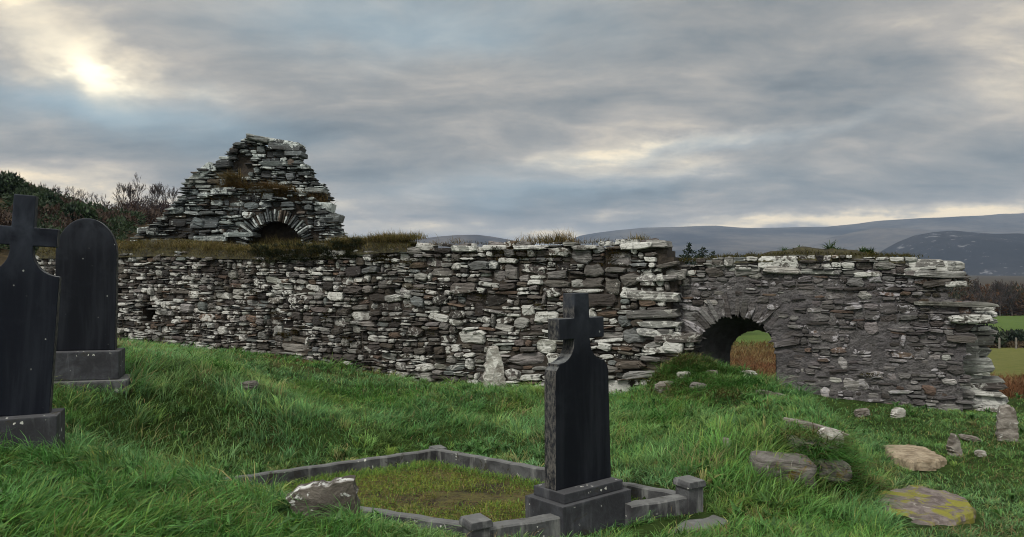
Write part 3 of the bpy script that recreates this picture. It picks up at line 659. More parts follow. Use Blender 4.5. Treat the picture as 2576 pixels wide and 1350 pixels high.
def make_gable():
    root = empty('gable_ruin', (0, 0, 0), 'stepped ruined gable of grey slate slabs with a low arch, rising behind the long wall', 'ruin')
    r = np.random.default_rng(4)
    def fr_up(u, v, n): return np.stack([u, GD + .55 - n, v], -1)
    def fr_lo(u, v, n): return np.stack([u, GD - n, v], -1)
    up, lo = prof_in(G_UP), prof_in(G_LOW)
    st = pack(-10, -4, 1.6, 6.2, size_gable, 21); st = st[up(st[:, 0] - st[:, 2] * .22, st[:, 1]) & up(st[:, 0] + st[:, 2] * .22, st[:, 1]) & ~(lo(st[:, 0], st[:, 1], .5))]
    def edge_fill(P, seed):
        rr = np.random.default_rng(seed); out = []
        for a, b in zip(P[:-1], P[1:]):
            L = np.hypot(*(b - a))
            for t in np.arange(0, L, .07):
                p = a + (b - a) * t / L; h = rr.uniform(.045, .085); out.append((p[0] + np.sign(gfr(680, 0)[0] - p[0]) * .10, p[1] - .05, rr.uniform(.16, .34), h))
        o = np.array(out); return o[o[:, 1] > 2.0]
    st = np.vstack([st, edge_fill(G_UP, 61)])
    # the dark hollow high on the left of the stack
    hu, hv = gfr(590, 410); hol = (np.abs(st[:, 0] - hu) < .22) & (np.abs(st[:, 1] - hv) < .28)
    A = stones(st[~hol], fr_up, (-.16, .14), .4, PAL_GABLE, W_GABLE, 22, inset=.012, rot=.05, exps=(3., 7), jit=.1)
    stones_obj('upper_masonry', [A], M_GABLE, root)
    st = pack(-10.6, -4, .8, 4.6, size_gable, 23)
    inn = lo(st[:, 0] + .22 * st[:, 2], st[:, 1]) & lo(st[:, 0] - .22 * st[:, 2], st[:, 1]) & ~(((st[:, 0] - GA[0]) ** 2 + np.maximum(st[:, 1] - GA[1], 0) ** 2) < (GR + .33) ** 2)
    B = stones(np.vstack([st[inn], edge_fill(G_LOW[:8], 62), edge_fill(G_LOW[-7:], 63)]), fr_lo, (-.16, .12), .4, PAL_GABLE, W_GABLE, 24, inset=.012, rot=.07, exps=(2.8, 6), jit=.11)
    stones_obj('lower_masonry', [B], M_GABLE, root)
    rows = []
    for k in range(42):
        a = math.pi * (k + .5) / 42 + r.normal(0, .014); ln = r.uniform(.27, .36); rr = GR + ln / 2 - .02
        rows.append((GA[0] + rr * math.cos(a), GA[1] + rr * math.sin(a), ln, math.pi * (GR + .15) / 42 * 1.0, a))
    Vs = stones(np.array(rows), fr_lo, (-.06, .08), .4, PAL_GABLE, W_GABLE, 25, inset=.010, rot=.03, exps=(4, 8))
    stones_obj('arch_ring', [Vs], M_GABLE, root)
    # slabs that stand out on the skyline
    rows = []
    for x, y, w, h, a in ((672, 346, 136, 15, -.16), (632, 339, 60, 12, -.25), (478, 432, 84, 22, .66), (700, 362, 80, 16, -.08), (724, 378, 44, 14, 0), (690, 405, 110, 12, -.05), (790, 478, 46, 12, -.1), (812, 520, 44, 24, -.1), (515, 560, 66, 26, 0), (530, 600, 80, 14, 0), (600, 590, 74, 12, 0), (370, 578, 56, 16, .1), (560, 480, 60, 18, .1), (830, 548, 50, 22, 0)):
        u, v = gfr(x, y); rows.append((u, v, w / F * GD, h / F * GD, a))
    for q, row in enumerate(rows):
        Bg = stones(np.array([row]), fr_up if row[1] > 4.2 else fr_lo, (0, .12), .55, PAL_GABLE[:3], W_GABLE[:3], 260 + q, inset=0, rot=.01, exps=(5, 9), jit=.04, bevel=.02)
        stones_obj('large_slab', [Bg], M_GABLE, root)
    arch = lambda u, v: ((u - GA[0]) ** 2 + np.maximum(v - GA[1], 0) ** 2) < (GR + .05) ** 2
    V, f = sheet(fr_lo, lambda u, v: lo(u - .15, v, .12) & lo(u + .15, v, .12) & ~arch(u, v), -10.6, -4, .4, 4.6, -.13, .07, .03, 8, thick=1.5)
    mesh_np('wall_core', V, [f], M_EARTH, root)
    V, f = sheet(fr_up, lambda u, v: up(u - .2, v, .16) & up(u + .2, v, .16) & (v > 2.6), -10, -4, 2.4, 6.2, -.16, .07, .03, 9, thick=.9)
    mesh_np('upper_core', V, [f], M_EARTH, root)
    # back wall seen inside the arch
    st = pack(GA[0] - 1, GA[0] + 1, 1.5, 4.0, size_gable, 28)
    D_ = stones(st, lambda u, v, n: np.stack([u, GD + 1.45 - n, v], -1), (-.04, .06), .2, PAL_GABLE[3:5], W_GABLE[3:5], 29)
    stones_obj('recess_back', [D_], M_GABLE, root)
make_gable()

# ------------------------------------------------------------ headstones
def outline_obj(name, pts, depth, mat, parent, bevel=.006, z0=0.0, y0=0.0):
    """profile in the x-z plane extruded along y (centred), edges bevelled"""
    bm = bmesh.new(); vs = [bm.verts.new((x, -depth / 2 + y0, z + z0)) for x, z in pts]
    f = bm.faces.new(vs); r = bmesh.ops.extrude_face_region(bm, geom=[f])
    bmesh.ops.translate(bm, vec=(0, depth, 0), verts=[v for v in r['geom'] if isinstance(v, bmesh.types.BMVert)])
    bmesh.ops.recalc_face_normals(bm, faces=bm.faces)
    ed = [e for e in bm.edges if len(e.link_faces) == 2 and e.calc_face_angle(0) > .5]
    bmesh.ops.bevel(bm, geom=ed, offset=bevel, segments=2, profile=.6, affect='EDGES')
    me = bpy.data.meshes.new(name); bm.to_mesh(me); bm.free(); me.materials.append(mat)
    o = bpy.data.objects.new(name, me); C.objects.link(o); o.parent = parent; return o
def box_pts(w, h): return [(-w / 2, 0), (w / 2, 0), (w / 2, h), (-w / 2, h)]
def mirror(half): return [(x, z) for x, z in half] + [(-x, z) for x, z in reversed(half)]
def arc(cx, cz, r, a0, a1, n): return [(cx + r * math.cos(a0 + (a1 - a0) * i / n), cz + r * math.sin(a0 + (a1 - a0) * i / n)) for i in range(n + 1)]
# the cross beside the kerbed plot
def central_cross():
    root = empty('cross_headstone', (.52, 5.93, EYE - 1.67), 'tall black headstone topped with a plain cross, standing on the kerbed grave', 'headstone')
    root.rotation_euler = (0, 0, math.radians(39))
    root.rotation_euler.x = math.radians(-1.2)
    cv = [(.088 + .160 * (1 - math.cos(a)) , 1.095 - .15 * math.sin(a) * 1.0) for a in np.linspace(0, math.pi / 2, 9)]
    half = [(.298, 0), (.286, .855), (.276, .895), (.25, .925)] + [(x, z) for x, z in reversed(cv)] + [(.084, 1.125), (.242, 1.125), (.242, 1.285), (.082, 1.285), (.078, 1.478)]
    outline_obj('cross_tablet', mirror(half), .13, M_SLATE, root, .007)
    # raised shoulder moulding on the flanks
    outline_obj('base_step', box_pts(.63, .075), .35, M_PLINTH, root, .008, -.075)
    outline_obj('plinth', box_pts(.74, .34), .43, M_PLINTH, root, .01, -.415)
    return root
central_cross()
def left_cross():
    p = np.array((-3.76, 5.7)); z = EYE - 1.10
    root = empty('cross_headstone', (p[0], p[1], z), 'black headstone with a leaning cross top, cut off by the left edge', 'headstone')
    root.rotation_euler = (0, math.radians(3.4), math.radians(22)); root.scale = (.84, 1, 1)
    cv = [(.088 + .215 * (1 - math.cos(a)), 1.245 - .19 * math.sin(a)) for a in np.linspace(0, math.pi / 2, 12)]
    half = [(.305, 0), (.312, 1.045)] + list(reversed(cv)) + [(.092, 1.275), (.275, 1.275), (.275, 1.415), (.088, 1.415), (.086, 1.655)]
    outline_obj('cross_tablet', mirror(half), .10, M_SLATE2, root, .008)
    pl = outline_obj('plinth', box_pts(.78, .42), .36, M_PLINTH, root, .01, -.42); pl.rotation_euler = (0, math.radians(-3.4), 0)
    return root
left_cross()
def round_stone():
    root = empty('round_headstone', (-4.54, 8.1, EYE - .87), 'black round topped headstone on a thick grey plinth, beside the leaning cross', 'headstone')
    root.rotation_euler = (0, math.radians(.6), math.radians(18)); root.scale = (.86, 1, 1)
    half = [(.333, 0), (.338, .98)]
    pts = half + [(.338 * math.cos(a), 1.02 + .385 * math.sin(a)) for a in np.linspace(.05, math.pi - .05, 30)] + [(-.338, .98), (-.333, 0)]
    outline_obj('tablet', pts, .11, M_SLATE, root, .012)
    outline_obj('plinth', box_pts(.80, .30), .38, M_PLINTH, root, .012, -.30)
    outline_obj('footing', box_pts(1.0, .22), .50, M_CONC, root, .02, -.52)
    return root
round_stone()

# ------------------------------------------------------------ the kerbed plot
def bar(name, a, b, w, h, mat, parent, ext=0.0):
    """a kerb from a to b (points on the middle of its top edge)"""
    a, b = np.array(a, float), np.array(b, float); d = (b - a); L = np.linalg.norm(d[:2]); d /= L
    a = a - d * ext; b = b + d * ext; s = np.array((-d[1], d[0], 0)) * w / 2; n = max(2, int(L / .12)); V = []
    for i in range(n + 1):
        p = lerp(a, b, i / n); wob = .004 * math.sin(i * 2.1 + a[0] * 7); c = .012
        for off, dz in ((-s, -h), (-s, -c), (-s * (1 - c / w * 2), 0), (s * (1 - c / w * 2), 0), (s, -c), (s, -h)):
            V.append(p + off + np.array((0, 0, dz + wob)))
    V = np.array(V); f = []
    for i in range(n):
        for k in range(6):
            k2 = (k + 1) % 6; f.append((i * 6 + k, (i + 1) * 6 + k, (i + 1) * 6 + k2, i * 6 + k2))
    o = mesh_np(name, V, [np.array(f), np.array([range(5, -1, -1), range(n * 6, n * 6 + 6)])], mat, parent); return o
def kerb_plot():
    root = empty('grave_kerb', (0, 0, 0), 'low grey concrete kerb with corner posts round a mossy sunken grave plot', 'grave kerb')
    up = np.array((0, 0, EYE)); F_, R_, B_, L_ = PF + up, PR + up, PB + up, PL + up
    bar('kerb_rail', F_, F_ + (R_ - F_) * .34, .12, .34, M_CONC, root); bar('kerb_rail', F_ + (R_ - F_) * .66, R_, .12, .30, M_CONC, root)
    bar('kerb_rail', R_, B_, .085, .34, M_CONC, root); bar('kerb_rail', B_, L_, .085, .34, M_CONC, root); bar('kerb_rail', L_, F_, .085, .34, M_CONC, root)
    off = np.array((.14, -.20, 0)) * 1.0
    bar('footing', F_ + (R_ - F_) * .62 + off + (0, 0, -.165), R_ + off + (.10, .05, -.15), .24, .25, M_CONC, root)
    ang = math.atan2((R_ - F_)[1], (R_ - F_)[0])
    def post(p, w, hh, top, name='corner_post'):
        o = outline_obj(name, box_pts(w, hh), w, M_CONC, root, .006); o.location = (p[0], p[1], p[2] + top - hh); o.rotation_euler.z = ang
        cap = outline_obj('post_cap', [(-w * .6, 0), (w * .6, 0), (w * .6, .03), (w * .5, .055), (-w * .5, .055), (-w * .6, .03)], w * 1.2, M_CONC, o, .008); cap.location = (0, 0, hh)
        return o
    post(R_, .16, .42, .075); post(F_ + np.array((-.05, -.03, 0)), .15, .36, .015); post(B_ + np.array((0, .06, 0)), .14, .36, -.045)
    tag(root)
    # turf inside the plot
    nu, nv = 60, 80; A, Bq = np.meshgrid(np.linspace(.03, .97, nu), np.linspace(.02, .98, nv), indexing='ij')
    P = (1 - A)[..., None] * (1 - Bq)[..., None] * F_ + A[..., None] * (1 - Bq)[..., None] * R_ + A[..., None] * Bq[..., None] * B_ + (1 - A)[..., None] * Bq[..., None] * L_
    P[..., 2] += -.125 + .03 * fbm(P[..., 0] * 2, P[..., 1] * 2, 41, 3) - .03
    m, t, b = new_mat('mossy_soil'); co = geo_co(t); n = t.noise(co, 3.2, 6, .65, .4); n2 = t.noise(co, 26, 5, .7)
    c = t.mix(t.step(t.m('ADD', t.m('MULTIPLY', n, .65), t.m('MULTIPLY', n2, .35)), .38, .56), (.022, .015, .009), (.12, .11, .026))
    t.put(b.inputs['Base Color'], c); b.inputs['Roughness'].default_value = .95; bump(t, b, t.m('ADD', n, n2), 1.0, .04)
    tag(mesh_np('plot_soil', P.reshape(-1, 3), [grid_faces(nu, nv)], m, smooth=True), kind='structure')
    return F_, R_, B_, L_
PLOT = kerb_plot()

# ------------------------------------------------------------ loose stones and markers
def slab3d(name, pts, thick, mat, frame, label, cat, group=None, seed=0, rough=.02, bev=.03, parent=None, n=56):
    """irregular slab: outline (a,b) in a plane, thickness along the plane's normal; frame(a,b,c)->xyz"""
    p = np.array(pts, float); q = np.vstack([p, p[:1]]); s = np.r_[0, np.cumsum(np.hypot(*np.diff(q, axis=0).T))]
    tt = np.linspace(0, s[-1], n, endpoint=False); o = np.column_stack([np.interp(tt, s, q[:, 0]), np.interp(tt, s, q[:, 1])])
    sm = (np.roll(o, 1, 0) + o * 2 + np.roll(o, -1, 0)) / 4; c = sm.mean(0)
    r = np.random.default_rng(seed); sm = sm + (r.normal(0, rough * .5, (n, 1))) * (sm - c) / np.linalg.norm(sm - c, axis=1, keepdims=True)
    rings = [(1.0, -thick), (1.0, -thick * .5), (1.0, -bev), (.955, 0), (.8, .1 * rough), (.6, .3 * rough), (.4, .4 * rough), (.2, .5 * rough)]
    V = []
    for sc, z in rings:
        w = c + (sm - c) * sc; zz = z + rough * fbm(w[:, 0] * 7, w[:, 1] * 7 + z * 5, seed, 4) * (1 if z > -thick else 0)
        V.append(np.column_stack([w, zz]))
    V = np.vstack(V + [np.array([[*c, .5 * rough]])])
    i = np.arange(n); j = (i + 1) % n; f = np.concatenate([np.stack([k * n + i, k * n + j, (k + 1) * n + j, (k + 1) * n + i], 1) for k in range(len(rings) - 1)])
    k = (len(rings) - 1) * n; tri = np.stack([k + i, k + j, np.full(n, len(V) - 1)], 1)
    W = np.array(frame(V[:, 0], V[:, 1], V[:, 2])).T if not isinstance(frame(V[:1, 0], V[:1, 1], V[:1, 2]), np.ndarray) else frame(V[:, 0], V[:, 1], V[:, 2])
    rimc = np.zeros((len(V), 4)); rimc[:n * 3, :] = 1
    org = np.array((W[:, 0].mean(), W[:, 1].mean(), W[:, 2].min())); ob = mesh_np(name, W - org, [f, tri], mat, parent, rimc, smooth=False); ob.location = org
    return tag(ob, label, cat, group)
def upright(name, pix, base, thick, mat, label, cat, yaw=0, tilt=0, group=None, seed=0, rough=.02, bev=.03):
    """standing slab: silhouette in photo pixels, turned into metres at the distance of its base point"""
    g = ground_hit(*base); d = g[1]; cy, sy = math.cos(yaw), math.sin(yaw)
    pts = [((x - base[0]) / F * d / max(cy, .5), (base[1] - y) / F * d - (.12 if y >= base[1] - 2 else 0)) for x, y in pix]
    def fr(a, b, c): 
        c2 = c + thick / 2 ; dep = c2 * 1.0 - b * math.tan(tilt)
        return np.stack([g[0] + a * cy + dep * sy, g[1] + a * sy - dep * cy, g[2] + b], -1)
    return slab3d(name, pts, thick, mat, fr, label, cat, group, seed, rough, bev)
def flat(name, pix, thick, mat, label, cat, group=None, seed=0, rough=.025, lift=.05, bev=.03, ref=None):
    """slab lying on the ground: pixels of its outline projected on to the ground plane there"""
    g0 = ground_hit(*(ref or (np.mean([p[0] for p in pix]), np.mean([p[1] for p in pix])))); zt = g0[2] + lift
    pts = []
    for x, y in pix:
        d = (EYE - zt) * F / (y - 675); pts.append(((x - 1288) / F * d, d))
    def fr(a, b, c): return np.stack([a, b, zt + c - .04 * (a - g0[0])], -1)
    return slab3d(name, pts, thick, mat, fr, label, cat, group, seed, rough, bev)
def boulder(name, pos, size, mat, label, cat, rot=(0, 0, 0), p=3.0, seed=0, amp=.12, group=None, sink=.3):
    bm = bmesh.new(); bmesh.ops.create_icosphere(bm, subdivisions=5, radius=1.0)
    V = np.array([v.co[:] for v in bm.verts]); fcs = np.array([[v.index for v in f.verts] for f in bm.faces]); bm.free()
    V = np.sign(V) * np.abs(V) ** (2 / p); V /= 1.0
    nz = fbm(V[:, 0] * 1.7 + seed, V[:, 2] * 1.7 + V[:, 1] * 1.3, seed, 4) + .5 * fbm(V[:, 1] * 3 + 9, V[:, 2] * 5, seed + 4, 3)
    nz = nz + .45 * fbm(V[:, 0] * 6 + V[:, 1] * 4, V[:, 2] * 8, seed + 9, 3)
    V = V * (1 + 1.3 * amp * nz[:, None]) * np.array(size) / 2
    from mathutils import Euler
    R = np.array(Euler(rot).to_matrix()); V = V @ R.T
    zmin = V[:, 2].min(); V[:, 2] -= zmin + (-zmin * 2) * sink * .5
    o = mesh_np(name, V, [fcs], mat); o.location = pos
    return tag(o, label, cat, group)
M_MARK = mat_rock('marker_stone', (.30, .28, .25), (.10, .085, .07), (.55, .56, .53), .45)
M_PALE = mat_rock('pale_stone', (.50, .50, .46), (.20, .185, .16), (.66, .66, .62), .6)
M_FRONT = mat_rock('front_marker', (.15, .135, .115), (.06, .05, .042), (.66, .68, .66), .36, stripe=(4, 4, 4), rim=True)
M_GREY = mat_rock('grey_rock', (.19, .18, .165), (.075, .066, .058), (.32, .31, .29), .3, moss=.5, mcol=(.09, .06, .012))
M_SLABM = mat_rock('mossy_slab', (.24, .205, .19), (.10, .08, .072), (.36, .33, .29), .4, moss=.8, stripe=(5, 5, 5), mcol=(.15, .145, .02))
M_SLABP = mat_rock('pale_slab', (.42, .35, .25), (.20, .155, .10), (.16, .16, .18), .12, stripe=(5, 9, 5))
upright('grave_marker', [(728, 1300), (736, 1250), (742, 1226), (757, 1217), (795, 1214), (812, 1213), (828, 1219), (845, 1209), (868, 1202), (884, 1203), (893, 1220), (899, 1262), (906, 1300)], (812, 1296), .12, M_FRONT, 'squat white-edged stone marker standing in the grass in front of the kerbed plot', 'grave marker', yaw=.15, tilt=-.06, seed=3, rough=.022)
upright('grave_marker', [(1215, 982), (1219, 930), (1224, 890), (1230, 874), (1242, 869), (1254, 874), (1262, 900), (1270, 935), (1276, 982)], (1245, 981), .22, M_PALE, 'tall tapering pale stone marker against the foot of the long wall', 'grave marker', yaw=.1, seed=5, rough=.03, bev=.05)
upright('grave_marker', [(2513, 1108), (2514, 1060), (2516, 1024), (2530, 1020), (2545, 1020), (2552, 1040), (2556, 1106)], (2534, 1106), .16, M_MARK, 'upright grey stone marker with a flat top, past the ragged wall end', 'grave marker', yaw=-.5, seed=7)
upright('grave_marker', [(2386, 1146), (2389, 1115), (2395, 1098), (2402, 1094), (2409, 1106), (2414, 1125), (2416, 1146)], (2400, 1145), .10, M_MARK, 'small pointed grey stone marker in the short grass', 'grave marker', yaw=.2, seed=9)
upright('grave_marker', [(2243, 1048), (2246, 1034), (2258, 1025), (2274, 1026), (2275, 1036), (2266, 1050)], (2258, 1049), .10, M_PALE, 'little white leaning stone near the foot of the doorway wall', 'grave marker', yaw=.3, seed=11)
flat('stone_slab', [(2182, 1262), (2196, 1242), (2250, 1226), (2290, 1216), (2350, 1222), (2400, 1232), (2432, 1250), (2456, 1282), (2440, 1296), (2405, 1310), (2350, 1320), (2300, 1332), (2270, 1338), (2236, 1310), (2205, 1288)], .16, M_SLABM, 'large flat stone slab patched with yellow moss, at the lower right', 'stone slab', seed=13, rough=.03, lift=.10)
flat('stone_slab', [(2220, 1118), (2300, 1117), (2335, 1126), (2382, 1152), (2350, 1160), (2290, 1160), (2240, 1146)], .12, M_SLABP, 'pale buff flat slab lying in the grass beside the pointed marker', 'stone slab', seed=15, lift=.06)
g = ground_hit(1965, 1185)
boulder('fallen_block', g, (.54, .34, .27), M_GREY, 'squared grey fallen block with rusty moss on its right end', 'fallen stone', (0, .05, -.1), 7, 17, .06, sink=.95)
g = ground_hit(2040, 1135); boulder('fallen_block', g, (.46, .34, .13), M_GREY, 'thin grey slab lying above the squared mossy block', 'fallen stone', (0, .12, -.2), 6, 19, .08, sink=.5)
g = ground_hit(2088, 1128); boulder('fallen_stone', g, (.22, .22, .17), M_PALE, 'white knob of stone on the edge of the grassy bank', 'fallen stone', (.2, .3, .4), 3, 21, .12, sink=.1)
g = ground_hit(2085, 1185); boulder('fallen_stone', g, (.34, .3, .2), M_GREY, 'dark stone half buried under the overhanging bank', 'fallen stone', (0, .1, .1), 4, 22, .08, sink=.9)
for (x, y, sz, rz, sd, lb) in ((2050, 1082, (.62, .12, .10), -.62, 23, 'long pale stone edging the grassy bank, nearer the fallen block'), (1945, 996, (.42, .12, .09), -.5, 24, 'short pale stone edging the bank below the arched doorway')):
    g = ground_hit(x, y); boulder('edging_stone', g - (0, 0, .02), sz, M_MARK, lb, 'edging stone', (0, .15, rz), 5, sd, .10, sink=.6)
for (x, y, sz, mt, lb) in ((2168, 1047, (.22, .15, .12), M_MARK, 'low brown stone in the grass below the doorway wall'), (2466, 1148, (.12, .1, .08), M_PALE, 'tiny white stone lying right of the pointed marker'), (1824, 1128, (.12, .10, .11), M_PALE, 'small white stone on the bank left of the fallen blocks'), (624, 984, (.22, .18, .12), M_GREY, 'grey stone half hidden in long grass beyond the round headstone'),
                        (2440, 1108, (.25, .18, .06), M_MARK, 'flat grey stone sunk in grass near the upright flat-topped marker'), (1720, 958, (.22, .16, .15), M_PALE, 'white stone stuck in the rubble bank beside the doorway'), (1672, 985, (.34, .2, .16), M_MARK, 'brown block at the left foot of the rubble bank by the doorway'), (1758, 990, (.26, .2, .15), M_GREY, 'mossy stone low in the rubble bank below the white one'), (1790, 950, (.2, .16, .12), M_MARK, 'small brown stone high on the rubble bank, nearest the doorway'), (1880, 948, (.3, .2, .10), M_PALE, 'pale sill stone in the foot of the arched doorway'), (1930, 952, (.3, .2, .10), M_MARK, 'grey sill stone in the foot of the arched doorway')):
    g = ground_hit(x, y); boulder('loose_stone', g, sz, mt, lb, 'stone', (random.uniform(-.2, .2), random.uniform(-.2, .2), random.uniform(-.6, .6)), 3.2, int(x), .14, sink=.2)
# rubble beyond the doorway
gr = 'rubble stones in the bracken beyond the doorway'
for k, (x, y) in enumerate(((1852, 915), (1866, 908), (1880, 905), (1895, 912), (1910, 907), (1925, 914), (1905, 922), (1875, 922), (1890, 930), (1940, 905), (1932, 925))):
    d = 15.5 + random.uniform(0, 2.5); p = np.array(((x - 1288) / F * d, d, 0.)); p[2] = ground_h(p[0], p[1])
    boulder('rubble_stone', p, (random.uniform(.2, .42), random.uniform(.2, .3), random.uniform(.12, .24)), M_PALE, 'pale rubble stone in rusty bracken seen through the doorway', 'stone', (0, 0, random.uniform(-1, 1)), 3.2, 60 + k, .14, gr, sink=.1)

# ------------------------------------------------------------ grass
def blades(P, hgt, wid, ang, bend, col, tip, seg=3, curl=.0):
    n = len(P); ts = np.linspace(0, 1, seg + 1); d = np.stack([np.cos(ang), np.sin(ang), 0 * ang], 1); s = np.stack([-np.sin(ang), np.cos(ang), 0 * ang], 1)
    tw = rng.uniform(-1.2, 1.2, n); s = s * np.cos(tw)[:, None] + d * np.sin(tw)[:, None]
    V = np.zeros((n, 2 * seg + 1, 3), np.float32); CC = np.zeros((n, 2 * seg + 1, 3), np.float32)
    for i, t in enumerate(ts):
        out = hgt * bend * t ** 1.9; z = hgt * (t - .42 * np.minimum(bend, 1.5) * t ** 2.4)
        c = P + d * out[:, None] + np.array((0, 0, 1)) * z[:, None]
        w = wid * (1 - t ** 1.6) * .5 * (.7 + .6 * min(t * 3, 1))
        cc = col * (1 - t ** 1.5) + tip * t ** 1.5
        if i < seg:
            V[:, 2 * i] = c - s * w[:, None]; V[:, 2 * i + 1] = c + s * w[:, None]; CC[:, 2 * i] = cc; CC[:, 2 * i + 1] = cc
        else: V[:, 2 * i] = c; CC[:, 2 * i] = cc
    b = (np.arange(n) * (2 * seg + 1))[:, None]
    q = np.array([(2 * i, 2 * i + 1, 2 * i + 3, 2 * i + 2) for i in range(seg - 1)]); Q = (b[:, None] + q[None]).reshape(-1, 4)
    T = b + np.array((2 * seg - 2, 2 * seg - 1, 2 * seg))[None]
    return V.reshape(-1, 3), Q, T, CC.reshape(-1, 3)
def grass_obj(name, parts, mat, label, cat, parent=None):
    off = 0; Vs, Qs, Ts, Cs = [], [], [], []
    for V, Q, T, c in parts: Vs.append(V); Qs.append(Q + off); Ts.append(T + off); Cs.append(c); off += len(V)
    o = mesh_np(name, np.concatenate(Vs), [np.concatenate(Qs), np.concatenate(Ts)], mat, parent, np.concatenate(Cs), smooth=True)
    return tag(o, label, cat, kind='stuff') if parent is None else o
FOOT = []      # footprints kept free of grass
def rect_foot(cx, cy, w, d, ang): 
    c, s = math.cos(ang), math.sin(ang); FOOT.append([(cx + x * c - y * s, cy + x * s + y * c) for x, y in ((-w / 2, -d / 2), (w / 2, -d / 2), (w / 2, d / 2), (-w / 2, d / 2))])
rect_foot(.52, 5.93, .74, .43, math.radians(39)); rect_foot(-3.76, 5.7, .66, .36, math.radians(22)); rect_foot(-4.54, 8.1, .80, .5, math.radians(18))
def kerb_foot(a, b, w):
    L = np.linalg.norm((b - a)[:2]); ang = math.atan2(b[1] - a[1], b[0] - a[0]); rect_foot((a[0] + b[0]) / 2, (a[1] + b[1]) / 2, L + w, w, ang)
for a, b in ((PF, PR), (PR, PB), (PB, PL), (PL, PF)): kerb_foot(a, b, .17)
off_ = np.array((.14, -.2, 0)); kerb_foot(PF + (PR - PF) * .62 + off_, PR + off_, .26)
for o in list(C.objects):
    if o.name.startswith('stone_slab'):
        co = np.array([v.co[:] for v in o.data.vertices])[56 * 3:56 * 4]; FOOT.append([(p[0] * 1.10 + o.location.x, p[1] * 1.12 - .12 + o.location.y) for p in co])
g_ = ground_hit(812, 1296); rect_foot(g_[0] - .08, g_[1] - .22, .42, .36, .1)
def free(X, Y):
    ok = np.ones(len(X), bool)
    for q in FOOT:
        q = np.array(q); ins = np.zeros(len(X), bool); j = len(q) - 1
        for i in range(len(q)):
            ins ^= ((q[i, 1] > Y) != (q[j, 1] > Y)) & (X < (q[j, 0] - q[i, 0]) * (Y - q[i, 1]) / (q[j, 1] - q[i, 1] + 1e-12) + q[i, 0]); j = i
        ok &= ~ins
    return ok
def wall_n(X, Y): return (X - CORNER[0]) * NDIR[0] + (Y - CORNER[1]) * NDIR[1]
def wall_u(X, Y): return (X - CORNER[0]) * UDIR[0] + (Y - CORNER[1]) * UDIR[1]
def yard(X, Y):
    n = wall_n(X, Y); u = wall_u(X, Y); lim = np.where(u < .1, .06, -.22); d0 = np.where(np.abs(u - ARC_C[0]) < ARC_R - .05, -.9, lim); d0 = np.where(u > R_END[:, 0].min() + .3, -2.6, d0)
    return n > d0
def short_area(X, Y): 
    """the mown lower ground right of the bank"""
    return sstep(-.25, .45, X - np.interp(Y, [5, 7.2, 8.1, 9.3, 10.6, 12], [2.6, 3.5, 4.15, 4.45, 4.5, 4.5]))
GREEN = np.array((.085, .24, .044)); BLUEG = np.array((.135, .315, .115)); YEL = np.array((.27, .34, .055)); STRAW = np.array((.34, .27, .12)); DARK = np.array((.024, .070, .015)); OLIVE = np.array((.085, .085, .02)); RUST = np.array((.16, .075, .035))
def colour(X, Y, n):
    a = sstep(-.3, .5, fbm(X * .45, Y * .45, 51, 3)); b = sstep(0, .6, fbm(X * .8 + 5, Y * .8, 57, 3)); s = short_area(X, Y)
    c = GREEN * (1 - a[:, None]) + BLUEG * a[:, None]
    b = np.clip(b * .6 + .75 * s * .3, 0, 1); c = lerp(c, YEL * .8, b[:, None] * .55)
    bank = sstep(.2, .6, fbm(X * 1.3, Y * 1.3, 61, 3)) * sstep(1.0, 2.6, X) * (1 - s)        # browner tussocks on the bank
    c = lerp(c, OLIVE, bank[:, None] * .8)
    k = rng.random(n); c = np.where((k < .07 + .12 * bank)[:, None], STRAW * rng.uniform(.6, 1.1, (n, 1)), c); c = np.where(((k > .05) & (k < .25))[:, None], lerp(c, YEL, .5), c); c = np.where((k > .84)[:, None], lerp(c, DARK, .6), c); c = np.where(((k > .25) & (k < .34))[:, None], c * 1.25 + .045, c)
    return c * rng.uniform(.55, 1.45, (n, 1))
def sample_yard(N):
    """points with roughly even density in the picture"""
    d = 2.4 * (19.5 / 2.4) ** rng.random(N) ; d = np.where(rng.random(N) < .35, rng.uniform(2.6, 12, N), d)
    X = rng.uniform(-.82, .98, N) * d + rng.normal(0, .1, N); return X, d
def kerb_dist(X, Y):
    q = (PF, PR, PB, PL); dd = np.full(np.shape(X), 9.)
    for i in range(4):
        a, b = q[i], q[(i + 1) % 4]; t = np.clip(((X - a[0]) * (b[0] - a[0]) + (Y - a[1]) * (b[1] - a[1])) / ((b[0] - a[0]) ** 2 + (b[1] - a[1]) ** 2), 0, 1)
        dd = np.minimum(dd, np.hypot(X - a[0] - t * (b[0] - a[0]), Y - a[1] - t * (b[1] - a[1])))
    return dd
